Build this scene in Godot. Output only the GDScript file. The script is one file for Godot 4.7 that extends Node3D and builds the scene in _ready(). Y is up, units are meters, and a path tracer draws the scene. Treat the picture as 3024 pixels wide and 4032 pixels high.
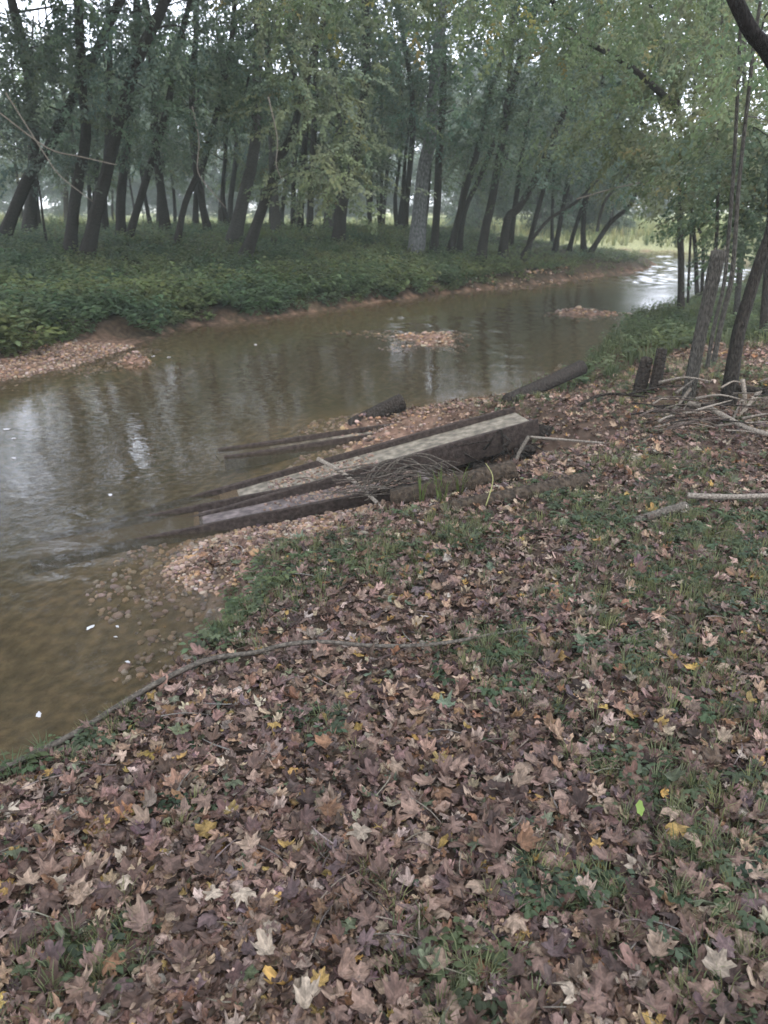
extends Node3D

# ---------------------------------------------------------------- small helpers
var rng := RandomNumberGenerator.new()
var taken := {}
var M := {}
var leaf_col: Array
var NEAR := PackedVector2Array([Vector2(-6, 6), Vector2(-3.4, 1), Vector2(-2.4, -1.1), Vector2(-1.85, -1.95), Vector2(-1.53, -2.31), Vector2(-1.29, -2.54), Vector2(-1.15, -2.83), Vector2(-0.98, -3.25), Vector2(-0.85, -3.75), Vector2(-0.95, -4.3), Vector2(-1.42, -4.66), Vector2(-1.35, -5.05), Vector2(-0.95, -5.5), Vector2(-0.7, -6), Vector2(-0.55, -6.6), Vector2(-0.3, -7.3), Vector2(-0.42, -8.5), Vector2(0.3, -9), Vector2(0.98, -9.45), Vector2(1.93, -9.96), Vector2(2.75, -10.6), Vector2(3.35, -12.2), Vector2(3.95, -13.6), Vector2(5.2, -16.8), Vector2(7.6, -19.6), Vector2(10.2, -23.2), Vector2(14.2, -31), Vector2(16, -37), Vector2(15, -42), Vector2(10, -45.5), Vector2(0, -48), Vector2(-15, -55), Vector2(-40, -70)])
var FAR := PackedVector2Array([Vector2(-12, 6), Vector2(-9, -2), Vector2(-7, -7), Vector2(-5.4, -10.8), Vector2(-4.88, -11.5), Vector2(-4.47, -13.2), Vector2(-4, -15.9), Vector2(-2.67, -16.9), Vector2(-0.34, -19.8), Vector2(1.5, -21.9), Vector2(5.4, -25.6), Vector2(9.5, -29.8), Vector2(11.2, -33.3), Vector2(10.5, -37), Vector2(7, -40.5), Vector2(-2, -43.5), Vector2(-16, -50), Vector2(-42, -64)])
var POLY: PackedVector2Array
var sprays: Array = []
var spray_big: Mesh
var fn := FastNoiseLite.new()

func V(x: float, y: float, z: float) -> Vector3:
	return Vector3(x, y, z)

func R(a: float, b: float) -> float:
	return rng.randf_range(a, b)

func numbered(called: String) -> String:
	if not taken.has(called):
		taken[called] = 0
		return called
	taken[called] += 1
	return "%s_%03d" % [called, taken[called]]

func tag(o: Node, label: String, category := "", group := "", kind := "") -> Node:
	if label: o.set_meta("label", label)
	if category: o.set_meta("category", category)
	if group: o.set_meta("group", group)
	if kind: o.set_meta("kind", kind)
	return o

func thing(called: String, label: String, category: String, at := Vector3.ZERO, group := "") -> Node3D:
	var o := Node3D.new()
	o.name = numbered(called)
	o.position = at
	add_child(o)
	tag(o, label, category, group)
	return o

func obj(called: String, mesh: Mesh, mat: Material, parent: Node = null) -> MeshInstance3D:
	var o := MeshInstance3D.new()
	o.mesh = mesh
	o.material_override = mat
	if parent == null:
		o.name = numbered(called)
		add_child(o)
	else:
		o.name = called
		parent.add_child(o, true)
	return o

func many(called: String, mesh: Mesh, mat: Material, xf: Array, cols: Array, parent: Node = null) -> MultiMeshInstance3D:
	var mm := MultiMesh.new()
	mm.transform_format = MultiMesh.TRANSFORM_3D
	mm.use_colors = true
	mm.mesh = mesh
	mm.instance_count = xf.size()
	for i in xf.size():
		mm.set_instance_transform(i, xf[i])
		mm.set_instance_color(i, cols[i])
	var o := MultiMeshInstance3D.new()
	o.multimesh = mm
	o.material_override = mat
	if parent == null:
		o.name = numbered(called)
		add_child(o)
	else:
		o.name = called
		parent.add_child(o, true)
	return o

func noise_tex(freq: float, lo: Color, hi: Color, oct := 4, nm := false, bump := 4.0, sd := 1, size := 512) -> NoiseTexture2D:
	var n := FastNoiseLite.new()
	n.noise_type = FastNoiseLite.TYPE_SIMPLEX_SMOOTH
	n.seed = sd
	n.frequency = freq
	n.fractal_octaves = oct
	var t := NoiseTexture2D.new()
	t.width = size
	t.height = size
	t.seamless = true
	t.noise = n
	if nm:
		t.as_normal_map = true
		t.bump_strength = bump
	else:
		var g := Gradient.new()
		g.set_color(0, lo)
		g.set_color(1, hi)
		t.color_ramp = g
	return t

func mat(c: Color, rough := 0.85, tex: Texture2D = null, tri := Vector3.ZERO, spec := 0.3) -> StandardMaterial3D:
	var m := StandardMaterial3D.new()
	m.albedo_color = c.linear_to_srgb()
	m.roughness = rough
	m.metallic_specular = spec
	m.cull_mode = BaseMaterial3D.CULL_DISABLED
	if tex:
		m.albedo_texture = tex
	if tri != Vector3.ZERO:
		m.uv1_triplanar = true
		m.uv1_world_triplanar = true
		m.uv1_scale = tri
	return m

func relief(m: StandardMaterial3D, t: Texture2D, cm: float) -> StandardMaterial3D:
	m.heightmap_enabled = true
	m.heightmap_texture = t
	m.heightmap_scale = cm
	return m

# ---------------------------------------------------------------- the lie of the land
func sst(a: float, b: float, v: float) -> float:
	var t := clampf((v - a) / (b - a), 0.0, 1.0)
	return t * t * (3.0 - 2.0 * t)

func dline(pl: PackedVector2Array, p: Vector2) -> float:
	var b := 1e9
	for i in pl.size() - 1:
		b = minf(b, p.distance_squared_to(Geometry2D.get_closest_point_to_segment(p, pl[i], pl[i + 1])))
	return sqrt(b)

# x: signed distance to the water's edge (land > 0), y: 0 near bank, 1 far bank, z: height without roughness
func land(x: float, z: float) -> Vector3:
	var p := Vector2(x, z)
	var dn := dline(NEAR, p)
	var df := dline(FAR, p)
	if Geometry2D.is_point_in_polygon(p, POLY):
		var d := minf(dn, df)
		var h := -0.05 * sst(0, .25, d) - 0.30 * sst(.1, 2.2, d)
		var a := (x - .95) * .86 + (z + 14.4) * .5
		var b := -(x - .95) * .5 + (z + 14.4) * .86
		h += .44 * exp(-(a * a / 1.5 + b * b / 3.4)) * (.85 + .5 * fn.get_noise_2d(x * 85, z * 85)) + .27 * exp(-(pow(x + .45, 2) / 1.3 + pow(z + 15.6, 2) / .5)) * (.9 + .6 * fn.get_noise_2d(x * 120, z * 120))
		h += .36 * exp(-(pow(x - 4.2, 2) / 1.0 + pow(z + 18.1, 2) / .35))
		h += .30 * exp(-(pow(x + 3.85, 2) / .08 + pow(z + 12.1, 2) / .04))
		return Vector3(-d, 0.0 if dn < df else 1.0, h)
	if dn < df:
		var d := dn
		var steep := .46 * sst(0, .3, d) + .05 * minf(d, 4)
		var gentle := .04 * sst(0, .15, d) + .16 * minf(d, 2.6)
		var w := maxf(maxf(exp(-(pow(x + .4, 2) + pow(z + 6.4, 2)) / 3.61), exp(-(pow(x - .6, 2) + pow(z + 8.6, 2)) / 1.44)), exp(-(pow(x - 1.9, 2) + pow(z + 9.2, 2)) / 2.89))
		w = maxf(w, exp(-(pow(x + .95, 2) + pow(z + 5.1, 2)) / 1.0))
		w = sst(.25, .75, w)
		var h := lerpf(steep, gentle, w)
		h = lerpf(h, .05 * sst(0, .15, d) + .09 * minf(d, 5) + .75 * sst(10.5, 13.5, x - .12 * (-z - 20)) * sst(0, 2.5, d) * (1.0 - sst(33, 38, -z)), sst(11.5, 13, -z))
		var s := -(z + 6.75 + .12 * (x - 3))
		h += .2 * sst(0, .35, s) * sst(2.2, 2.9, x) * (1.0 - sst(8.5, 11, -z))
		h -= .20 * exp(-(pow(x - .95, 2) / .3 + pow(z + 6.2, 2) / .12)) + .26 * exp(-(pow(x - 1.5, 2) / .10 + pow(z + 6.15, 2) / .07))
		if z > -8.7 and z < -4.8 and x < 1.6:
			for bm in BEAMS:
				var q := Geometry2D.get_closest_point_to_segment(p, Vector2(bm[0].x, bm[0].z), Vector2(bm[1].x, bm[1].z))
				var t := Vector2(bm[0].x, bm[0].z).distance_to(q) / Vector2(bm[0].x, bm[0].z).distance_to(Vector2(bm[1].x, bm[1].z))
				h = lerpf(h, minf(h, lerpf(bm[0].y, bm[1].y, t) - bm[3]), 1.0 - sst(bm[2], bm[2] + .18, q.distance_to(p)))
		return Vector3(d, 0, h)
	var gr := sst(3.7, 4.4, -x) * (1.0 - sst(13.6, 15, -z))
	var d2 := maxf(0, df - 1.0 * gr)
	return Vector3(df, 1, .09 * minf(df, 1.3) + .24 * sst(0, .5, d2) + .86 * sst(.3, 8.5, d2))

func rough_of(l: Vector3, x: float, z: float) -> float:
	var k := .012 if l.y < .5 else .05
	return k * sst(.05, .5, absf(l.x)) * (fn.get_noise_2d(x * 40, z * 40) + fn.get_noise_2d(x * 130, z * 130) * .6)

func H(x: float, z: float) -> float:
	var l := land(x, z)
	return l.z + rough_of(l, x, z)

# how green the near bank is at a spot: 0 bare leaf litter .. 1 overgrown
var BEAMS := [[V(-2.6, -.09, -5.29), V(.35, .27, -6.05), .25, .13], [V(-2.2, -.121, -5.735), V(1.25, .575, -6.74), .26, .14], [V(-1.6, .02, -7.34), V(.9, .098, -8.44), .17, .06]]
var PATCH := [[-0.78, -3.2, 0.3, 0.9], [-1.1, -2.45, 0.22, 0.9], [-0.5, -3.7, 0.4, 0.8], [-0.02, -3.9, 0.4, 0.8], [0.44, -4.1, 0.4, 0.8], [1.29, -4.24, 0.55, 0.9], [1.79, -4.2, 0.6, 1], [2.2, -3.7, 0.6, 1], [0.93, -3.28, 0.35, 0.8], [1.4, -3.37, 0.45, 0.9], [0.5, -2.85, 0.25, 0.9], [1.02, -2.92, 0.3, 0.8], [1.3, -2.4, 0.35, 0.7], [0.63, -2.55, 0.2, 0.6], [0.7, -2.15, 0.2, 0.7], [0.84, -1.98, 0.2, 0.8], [0.88, -1.68, 0.16, 0.8], [0.58, -1.54, 0.12, 0.7], [0.08, -1.4, 0.1, 0.8], [0.19, -1.27, 0.12, 0.9], [-0.26, -2.38, 0.14, 0.7], [-0.63, -1.92, 0.09, 0.6], [-0.69, -1.44, 0.08, 0.7], [-0.17, -1.64, 0.09, 0.5], [0.42, -1.65, 0.16, 0.7], [0.88, -1.38, 0.13, 0.6], [0.72, -1.3, 0.12, 0.7], [-0.85, -1.37, 0.08, 0.9], [1.06, -1.96, 0.2, 0.6], [2, -5.2, 0.8, 0.6], [2.9, -7.6, 1.2, 0.7], [3.6, -6.9, 0.8, 0.7], [1.7, -9, 0.8, 0.85], [2.6, -9.6, 1, 0.9], [1.4, -7.6, 0.5, 0.7], [1.9, -8.1, 0.6, 0.5]]
func green(x: float, z: float) -> float:
	var g := 0.0
	for p in PATCH:
		g = maxf(g, p[3] * exp(-(pow(x - p[0], 2) + pow((z - p[1]) * .75, 2)) / (p[2] * p[2])))
	return clampf(g + .35 * fn.get_noise_2d(x * 90 + 50, z * 90), 0, 1)

# ---------------------------------------------------------------- mesh makers
func smooth_path(pts: Array, per := 4) -> Array:
	var o := []
	for i in pts.size() - 1:
		var a: Vector3 = pts[maxi(i - 1, 0)]
		var b: Vector3 = pts[i]
		var c: Vector3 = pts[i + 1]
		var d: Vector3 = pts[mini(i + 2, pts.size() - 1)]
		for k in per:
			o.append(b.cubic_interpolate(c, a, d, float(k) / per))
	o.append(pts[-1])
	return o

# a tapering tube with closed, slightly domed ends; jag roughens its radius
func tube(st: SurfaceTool, pts: Array, rad: Array, sides := 8, jag := 0.1, sd := 0.0) -> void:
	var rings := []
	var up := Vector3(0.13, .2, 1).normalized()
	for i in pts.size():
		var t: Vector3 = (pts[mini(i + 1, pts.size() - 1)] - pts[maxi(i - 1, 0)]).normalized()
		var a := t.cross(up)
		if a.length() < .05: a = t.cross(Vector3.RIGHT)
		a = a.normalized()
		up = a.cross(t).normalized()
		var ring := []
		for k in sides:
			var f := TAU * k / sides
			var r: float = rad[i] * (1.0 + jag * (fn.get_noise_3d(cos(f) * 45 + sd * 31, sin(f) * 45, pts[i].y * 40 + pts[i].x * 40 + sd * 7) * 1.6 + .5 * cos(f * 3 + sd)))
			ring.append(pts[i] + (a * cos(f) + up * sin(f)) * r)
		rings.append(ring)
	for i in pts.size() - 1:
		for k in sides:
			var k2 := (k + 1) % sides
			for q in [rings[i][k], rings[i + 1][k2], rings[i + 1][k], rings[i][k], rings[i][k2], rings[i + 1][k2]]:
				st.add_vertex(q)
	for e in 2:
		var ring: Array = rings[0] if e == 0 else rings[-1]
		var c := Vector3.ZERO
		for q in ring: c += q / sides
		var outw: Vector3 = (pts[0] - pts[1]) if e == 0 else (pts[-1] - pts[-2])
		c += outw.normalized() * rad[0 if e == 0 else -1] * .25
		for k in sides:
			var k2 := (k + 1) % sides
			if e == 0:
				for q in [c, ring[k2], ring[k]]: st.add_vertex(q)
			else:
				for q in [c, ring[k], ring[k2]]: st.add_vertex(q)

func tube_mesh(pts: Array, r0: float, r1: float, sides := 8, jag := 0.1, per := 4, flare := 0.0) -> Mesh:
	var st := SurfaceTool.new()
	st.begin(Mesh.PRIMITIVE_TRIANGLES)
	st.set_smooth_group(0)
	var p := smooth_path(pts, per)
	var rad := []
	for i in p.size():
		var t := float(i) / (p.size() - 1)
		var r := lerpf(r0, r1, t)
		if flare > 0: r *= 1.0 + flare * exp(-p[i].distance_to(p[0]) / (r0 * 3.0))
		rad.append(r)
	tube(st, p, rad, sides, jag, R(0, 50))
	st.index()
	st.generate_normals()
	return st.commit()

# outline in the xz plane from polar points, bent: bowl lifts the rim, fold bends along the midrib, crimp waves the rim
func leaf_mesh(outline: Array, bowl: float, fold: float, crimp: float, sd: float) -> Mesh:
	var st := SurfaceTool.new()
	st.begin(Mesh.PRIMITIVE_TRIANGLES)
	st.set_smooth_group(0)
	var n := outline.size()
	var put := func(q: Vector2) -> Vector3:
		var r := q.length()
		var y := bowl * r * r + fold * absf(q.x) + crimp * r * sin(atan2(q.y, q.x) * 4.0 + sd * 3.0) + crimp * .6 * sin(q.y * 5.0 + sd)
		return Vector3(q.x, y, q.y)
	for i in n:
		var a: Vector2 = outline[i]
		var b: Vector2 = outline[(i + 1) % n]
		var quad := [Vector2.ZERO, a * .5, b * .5, a * .5, a, b, a * .5, b, b * .5]
		for q in quad:
			st.set_uv(q * .5 + Vector2(.5, .5))
			st.add_vertex(put.call(q))
	st.index()
	st.generate_normals()
	return st.commit()

func lobed(sinus: float, sd: float) -> Array:
	# tip, shoulders, side lobes, basal lobes; sinus 0 = no gaps between the lobes .. 1 = deep gaps
	var half := [[0, 1.0, 0], [9, .86, 0], [17, .74, 1], [26, .70, 1], [36, .74, 1], [46, .88, 0], [55, .95, 0], [64, .82, 0], [76, .68, 1], [88, .62, 1], [101, .70, 0], [116, .68, 0], [136, .52, 0], [160, .36, 0]]
	var o := []
	for side in 2:
		var part := []
		for i in half.size():
			if side == 1 and i == 0: continue
			var h: Array = half[i]
			var r: float = h[1] * (1.0 - sinus * .45 * h[2]) * (1.0 + .13 * sin(i * 2.3 + sd * 5.0 + side * 1.7))
			var f := deg_to_rad(h[0] + 4.0 * sin(i * 1.9 + sd * 3.0))
			part.append(Vector2(sin(f) * (1.0 if side == 0 else -1.0), -cos(f)) * r)
		if side == 1: part.reverse()
		o.append_array(part)
		if side == 0: o.append(Vector2(.03, .5))
	return o

func oval(w: float) -> Array:
	var o := []
	for i in 12:
		var f := TAU * i / 12
		o.append(Vector2(sin(f) * w * (1.0 - .25 * -cos(f)), -cos(f)) * (.9 + .16 * sin(i * 2.7 + w * 40)))
	o[0].y = -1.15
	return o

# a small leaf blade of two bent halves, added to a SurfaceTool
func blade(st: SurfaceTool, at: Vector3, dir: Vector3, side: Vector3, l: float, w: float, droop: float) -> void:
	var nrm := side.cross(dir).normalized()
	var mid := at + dir * l * .5 + nrm * .1 * l
	var tip := at + dir * l - nrm * droop * l
	var lf := mid + side * w * .5 - nrm * .16 * w
	var rt := mid - side * w * .5 - nrm * .16 * w
	for q in [at, lf, mid, lf, tip, mid, at, mid, rt, mid, tip, rt]:
		st.add_vertex(q)

func spray_mesh(n: int, length: float, l: float, sd: int) -> Mesh:
	rng.seed = sd
	var st := SurfaceTool.new()
	st.begin(Mesh.PRIMITIVE_TRIANGLES)
	for i in n:
		var t := (i + .5) / n
		var base := Vector3(R(-.06, .06) + sin(t * 3 + sd) * .05, -t * t * length * .25 + R(-.05, .05), t * length)
		var yaw := (1.0 if i % 2 == 0 else -1.0) * R(.35, 1.5)
		var dir := Vector3(sin(yaw), R(-.7, .15), cos(yaw)).normalized()
		var side := dir.cross(Vector3(R(-.5, .5), 1, R(-.5, .5))).normalized()
		st.set_color(Color(1, 1, 1) * R(.72, 1.25))
		blade(st, base, dir, side, l * R(.7, 1.25), l * R(.5, .75), R(.05, .4))
	st.generate_normals()
	return st.commit()

func tuft_mesh(n: int, h: float, spread: float, w: float, sd: int) -> Mesh:
	rng.seed = sd
	var st := SurfaceTool.new()
	st.begin(Mesh.PRIMITIVE_TRIANGLES)
	for i in n:
		var f := R(0, TAU)
		var o := Vector3(cos(f), 0, sin(f))
		var b := o * R(0, .3) * spread
		var hh := h * R(.5, 1.1)
		var lean := R(.15, .7) * spread
		var side := Vector3(-sin(f), 0, cos(f)) * w
		var m := b + Vector3(0, hh * .6, 0) + o * lean * .35
		var tip := b + Vector3(0, hh * R(.75, 1.0), 0) + o * lean
		st.set_color(Color(1, 1, 1) * R(.7, 1.3))
		for q in [b - side, m + side, b + side, b - side, m - side, m + side, m - side, tip, m + side]:
			st.add_vertex(q)
	st.generate_normals()
	return st.commit()

# a low broad leaved plant: stems with paired leaves
func herb_mesh(stems: int, h: float, spread: float, l: float, sd: int) -> Mesh:
	rng.seed = sd
	var st := SurfaceTool.new()
	st.begin(Mesh.PRIMITIVE_TRIANGLES)
	for i in stems:
		var f := R(0, TAU)
		var o := Vector3(cos(f), 0, sin(f))
		var hh := h * R(.5, 1.1)
		for k in 6:
			var t := (k + 1) / 6.0
			var p := o * spread * t * R(.6, 1.0) + Vector3(0, hh * sqrt(t), 0)
			var yaw := f + R(-1.6, 1.6)
			var dir := Vector3(cos(yaw), R(-.35, .3), sin(yaw)).normalized()
			var side := dir.cross(Vector3(R(-.3, .3), 1, R(-.3, .3))).normalized()
			st.set_color(Color(1, 1, 1) * R(.65, 1.3))
			blade(st, p, dir, side, l * R(.6, 1.2), l * R(.45, .7), R(0, .3))
	st.generate_normals()
	return st.commit()

func pebble_mesh(sd: int) -> Mesh:
	var s := SphereMesh.new()
	s.radial_segments = 7
	s.rings = 4
	s.radius = 1.0
	s.height = 2.0
	var arr := s.get_mesh_arrays()
	var vs: PackedVector3Array = arr[Mesh.ARRAY_VERTEX]
	for i in vs.size():
		var q := vs[i]
		vs[i] = q * (1.0 + .5 * fn.get_noise_3d(q.x * 60 + sd * 40, q.y * 60, q.z * 60)) * Vector3(1, .55, .8)
	arr[Mesh.ARRAY_VERTEX] = vs
	var st := SurfaceTool.new()
	st.create_from_arrays(arr)
	st.generate_normals()
	return st.commit()

func box_into(st: SurfaceTool, xf: Transform3D, size: Vector3, nx: int, jag: float, bev := .004) -> void:
	# a box along x, in nx slices so that its edges can be uneven
	var h := size * .5
	var prof := [Vector2(h.y - bev, h.z), Vector2(h.y, h.z - bev), Vector2(h.y, -h.z + bev), Vector2(h.y - bev, -h.z), Vector2(-h.y + bev, -h.z), Vector2(-h.y, -h.z + bev), Vector2(-h.y, h.z - bev), Vector2(-h.y + bev, h.z)]
	var rings := []
	for i in nx + 1:
		var x := lerpf(-h.x, h.x, float(i) / nx)
		var ring := []
		for k in prof.size():
			var q: Vector2 = prof[k]
			var j := jag * Vector3(0, fn.get_noise_3d(x * 60, k * 20, size.x * 90), fn.get_noise_3d(x * 60, k * 20 + 300, size.z * 500))
			ring.append(xf * (Vector3(x, q.x, q.y) + j))
		rings.append(ring)
	var n := prof.size()
	for i in nx:
		for k in n:
			var k2 := (k + 1) % n
			for q in [rings[i][k], rings[i + 1][k], rings[i + 1][k2], rings[i][k], rings[i + 1][k2], rings[i][k2]]:
				st.add_vertex(q)
	for k in range(1, n - 1):
		for q in [rings[0][0], rings[0][k], rings[0][k + 1]]: st.add_vertex(q)
		for q in [rings[nx][0], rings[nx][k + 1], rings[nx][k]]: st.add_vertex(q)

func box_mesh(xf: Transform3D, size: Vector3, nx := 14, jag := .006, bev := .004) -> Mesh:
	var st := SurfaceTool.new()
	st.begin(Mesh.PRIMITIVE_TRIANGLES)
	st.set_smooth_group(-1)
	box_into(st, xf, size, nx, jag, bev)
	st.generate_normals()
	return st.commit()

# ---------------------------------------------------------------- trees
var CROWN := [Color(.112, .155, .10), Color(.125, .172, .112), Color(.14, .185, .115), Color(.155, .19, .098), Color(.152, .19, .098)]

func tint(c: Color, spread := .25) -> Color:
	var k := R(1 - spread, 1 + spread)
	return Color(c.r * k * R(.9, 1.12), c.g * k, c.b * k * R(.85, 1.15))

func spray_at(p: Vector3, s: float, away: Vector3) -> Transform3D:
	var yaw := R(0, TAU) if away == Vector3.ZERO else atan2(away.x, away.z) + R(-1.3, 1.3)
	var b := Basis(Vector3.UP, yaw) * Basis(Vector3.RIGHT, R(-.25, .9)) * Basis(Vector3.BACK, R(-.6, .6))
	return Transform3D(b.scaled_local(Vector3.ONE * s), p)

func add_bough(o: Node3D, from: Vector3, target: Vector3, rad: float, n: int, r: float, xf: Array, cols: Array, c: Color, sp: float, bark: Material) -> void:
	var mid := (from + target) * .5 + Vector3(R(-.3, .3), R(.1, .5), R(-.3, .3))
	obj("branch", tube_mesh([from, mid, target], r, r * .3, 6, .08, 4), bark, o)
	for i in n:
		var q := Vector3(rng.randfn(), rng.randfn() * .75, rng.randfn()) * rad * .5
		xf.append(spray_at(target + q, R(.75, 1.25) * sp, q * Vector3(1, 0, 1)))
		var hi := clampf(.5 + q.y / rad * .3, 0, 1)
		cols.append(tint(c, .3) if c.r < .145 or rng.randf() > .03 else tint(Color(.24, .21, .08), .3))

func tree(called: String, label: String, bark_kind: int, pts: Array, r0: float, r1: float, top: float, crown: int, boughs: Array, grp: String, nbr: int, low: float, lean: float, sp: float) -> Node3D:
	rng.seed = hash(label)
	var base: Vector3 = pts[0]
	var o := thing(called, label, "tree", base, grp)
	var bark: Material = M["bark%d" % bark_kind]
	var loc := []
	for p in pts: loc.append(p - base)
	var last: Vector3 = loc[-1]
	var dir: Vector3 = (loc[-1] - loc[-2]).normalized()
	while last.y < top:
		dir = (dir + Vector3(R(-lean, lean), .35, R(-lean, lean))).normalized()
		last = last + dir * 1.5
		loc.append(last)
	obj("trunk", tube_mesh(loc, r0, r1 * .35, 10, .15, 4, .8), bark, o)
	var path := smooth_path(loc, 4)
	var xf := []
	var cols := []
	var c: Color = tint(CROWN[crown], .18)
	for b in boughs:
		var tg: Vector3 = b[0] - base
		var best: Vector3 = path[0]
		for q in path:
			if absf(q.y - (tg.y + .1)) + .3 * q.distance_to(tg) < absf(best.y - (tg.y + .1)) + .3 * best.distance_to(tg): best = q
		add_bough(o, best, tg, b[1], b[2], r1 * .3, xf, cols, c, sp, bark)
	for i in nbr:
		var hh := lerpf(low, top * .95, pow((i + .6) / nbr, .9))
		var from: Vector3 = path[0]
		for q in path:
			if absf(q.y - hh) < absf(from.y - hh): from = q
		var f := R(0, TAU)
		var ln := R(1.4, 3.0) * clampf(top / 12.0, .5, 1.2) * (1.0 if hh < 8 else 1.5)
		add_bough(o, from, from + Vector3(cos(f) * ln, R(-.2, 1.0), sin(f) * ln), ln * .62, int(38 * minf(sp, 1.3) * (1.0 if hh < 8 else 1.0)), r1 * .32, xf, cols, c, sp * (1.0 if hh < 8 else 1.5), bark)
	tag(many("crown", sprays[rng.randi() % sprays.size()], M.leaf, xf, cols, o), "", "", "", "stuff")
	return o

func limb(o: Node3D, bark_kind: int, pts: Array, r0: float, r1: float, leaves: int, c: int) -> void:
	var loc := []
	for p in pts: loc.append(p - o.position)
	obj("branch", tube_mesh(loc, r0, r1, 8, .12, 5), M["bark%d" % bark_kind], o)
	if leaves:
		var xf := []
		var cols := []
		var path := smooth_path(loc, 8)
		for i in leaves:
			var q: Vector3 = path[rng.randi_range(path.size() / 3, path.size() - 1)] + V(rng.randfn(), rng.randfn() - .5, rng.randfn()) * .35
			xf.append(spray_at(q, R(.6, .9), Vector3.ZERO))
			cols.append(tint(CROWN[c], .3))
		tag(many("leaves", sprays[1], M.leaf, xf, cols, o), "", "", "", "stuff")

# ---------------------------------------------------------------- the scene
func _ready() -> void:
	POLY = NEAR.duplicate()
	for i in range(FAR.size() - 1, -1, -1): POLY.append(FAR[i])
	fn.noise_type = FastNoiseLite.TYPE_SIMPLEX_SMOOTH
	fn.frequency = .01
	fn.seed = 5
	rng.seed = 11

	var cam := Camera3D.new()
	cam.name = "camera"
	cam.fov = 66.9
	cam.far = 400
	cam.near = .05
	cam.position = V(0, 2.3, 0)
	cam.rotation_degrees = V(-21.7, 0, 0)
	add_child(cam)
	cam.current = true
	var lens := CameraAttributesPhysical.new()
	lens.frustum_focal_length = 18.16
	lens.frustum_focus_distance = 2.9
	lens.frustum_near = .05
	lens.frustum_far = 400
	lens.exposure_aperture = 3.0
	cam.attributes = lens

	var env := Environment.new()
	env.background_mode = Environment.BG_SKY
	var sky := ProceduralSkyMaterial.new()
	sky.sky_top_color = Color(.80, .84, .92)
	sky.sky_horizon_color = Color(.86, .87, .92)
	sky.sky_curve = .2
	sky.ground_bottom_color = Color(.25, .22, .18)
	sky.ground_horizon_color = Color(.5, .5, .45)
	sky.sun_angle_max = 1.0
	env.sky = Sky.new()
	env.sky.sky_material = sky
	env.background_energy_multiplier = 1.0
	env.tonemap_mode = Environment.TONE_MAPPER_LINEAR
	env.tonemap_exposure = 5.8
	env.sdfgi_enabled = true
	env.ssao_enabled = true
	env.ssil_enabled = true
	env.fog_enabled = true
	env.fog_density = .0017
	env.fog_light_color = Color(.96, 1.0, .95)
	var we := WorldEnvironment.new()
	we.name = "world"
	we.environment = env
	add_child(we)

	var sun := DirectionalLight3D.new()
	sun.name = "sun"
	sun.light_energy = .2
	sun.light_color = Color(1, .97, .93)
	sun.light_angular_distance = 20
	sun.shadow_enabled = true
	sun.rotation_degrees = V(-62, 25, 0)
	add_child(sun)

	materials()
	for i in 4:
		sprays.append(spray_mesh(26, .66, .098, 40 + i))
	setting()
	limb(tree("leaning_tree","dark thick tree at the left edge of the photo leaning right over the herbs",0,[V(-10.82,1.1,-23),V(-9.71,2.94,-23),V(-9.11,3.57,-23),V(-8.62,4.3,-23),V(-7.78,5.44,-23),V(-6.74,6.98,-23)],0.158,0.095,15,0,[[V(-8.19,4.37,-20),1.3,56],[V(-7.63,3.35,-19),0.8,24],[V(-6.87,5.7,-22),1.4,56],[V(-8.85,5.55,-21),1.5,64]],"trees of the grove on the far bank",7,5.5,0.25,1), 0, [V(-7.72,5.36,-22.8),V(-7.17,5.43,-22.8),V(-6.54,5.2,-22.8),V(-6.34,4.88,-22.8)], 0.054, 0.027, 30, 1)
	tree("forked_tree","left stem of the big twin trunk that stands nearest the water on the far bank",0,[V(-7.97,0.92,-20.5),V(-7.57,2.4,-20.5),V(-7.13,3.74,-20.5),V(-7.06,4.72,-20.5),V(-6.94,6.02,-20.5)],0.141,0.094,15,1,[[V(-6.79,4.8,-19),1.2,48],[V(-7.72,5.93,-20),1.5,56]],"trees of the grove on the far bank",7,5.5,0.25,1)
	tree("forked_tree","right stem of the big twin trunk, leaning right, nearest the water on the far bank",0,[V(-7.52,0.86,-20.3),V(-6.84,2.4,-20.1),V(-6.33,3.5,-19.9),V(-5.85,4.44,-19.7),V(-5.32,5.41,-19.5),V(-4.67,6.27,-19.3)],0.158,0.103,16,1,[[V(-5.02,4.54,-19),1.3,56],[V(-4.45,5.67,-20),1.5,64],[V(-5.82,5.84,-19.5),1.4,48]],"trees of the grove on the far bank",7,5.5,0.25,1)
	tree("grove_tree","stout flared dark trunk just right of the leaning tree at the left edge",0,[V(-11.66,1.1,-27),V(-11.39,2.57,-27),V(-11.03,4.19,-27),V(-10.88,6.11,-27)],0.198,0.136,15,0,[],"trees of the grove on the far bank",7,5.5,0.25,1)
	tree("sapling","short thin dark sapling between the left edge trees and the twin trunk",0,[V(-9.06,1.08,-22),V(-9.06,1.96,-22),V(-9.04,2.41,-22),V(-9.07,3.52,-22)],0.040,0.020,6,0,[],"trees of the grove on the far bank",3,2.6,0.25,1)
	tree("grove_tree","slender straight trunk right of the twin trunk",0,[V(-9.49,1.1,-28),V(-9.39,2.44,-28),V(-9.03,4.26,-28),V(-8.72,6.12,-28)],0.116,0.084,15,1,[],"trees of the grove on the far bank",7,5.5,0.25,1)
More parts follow.
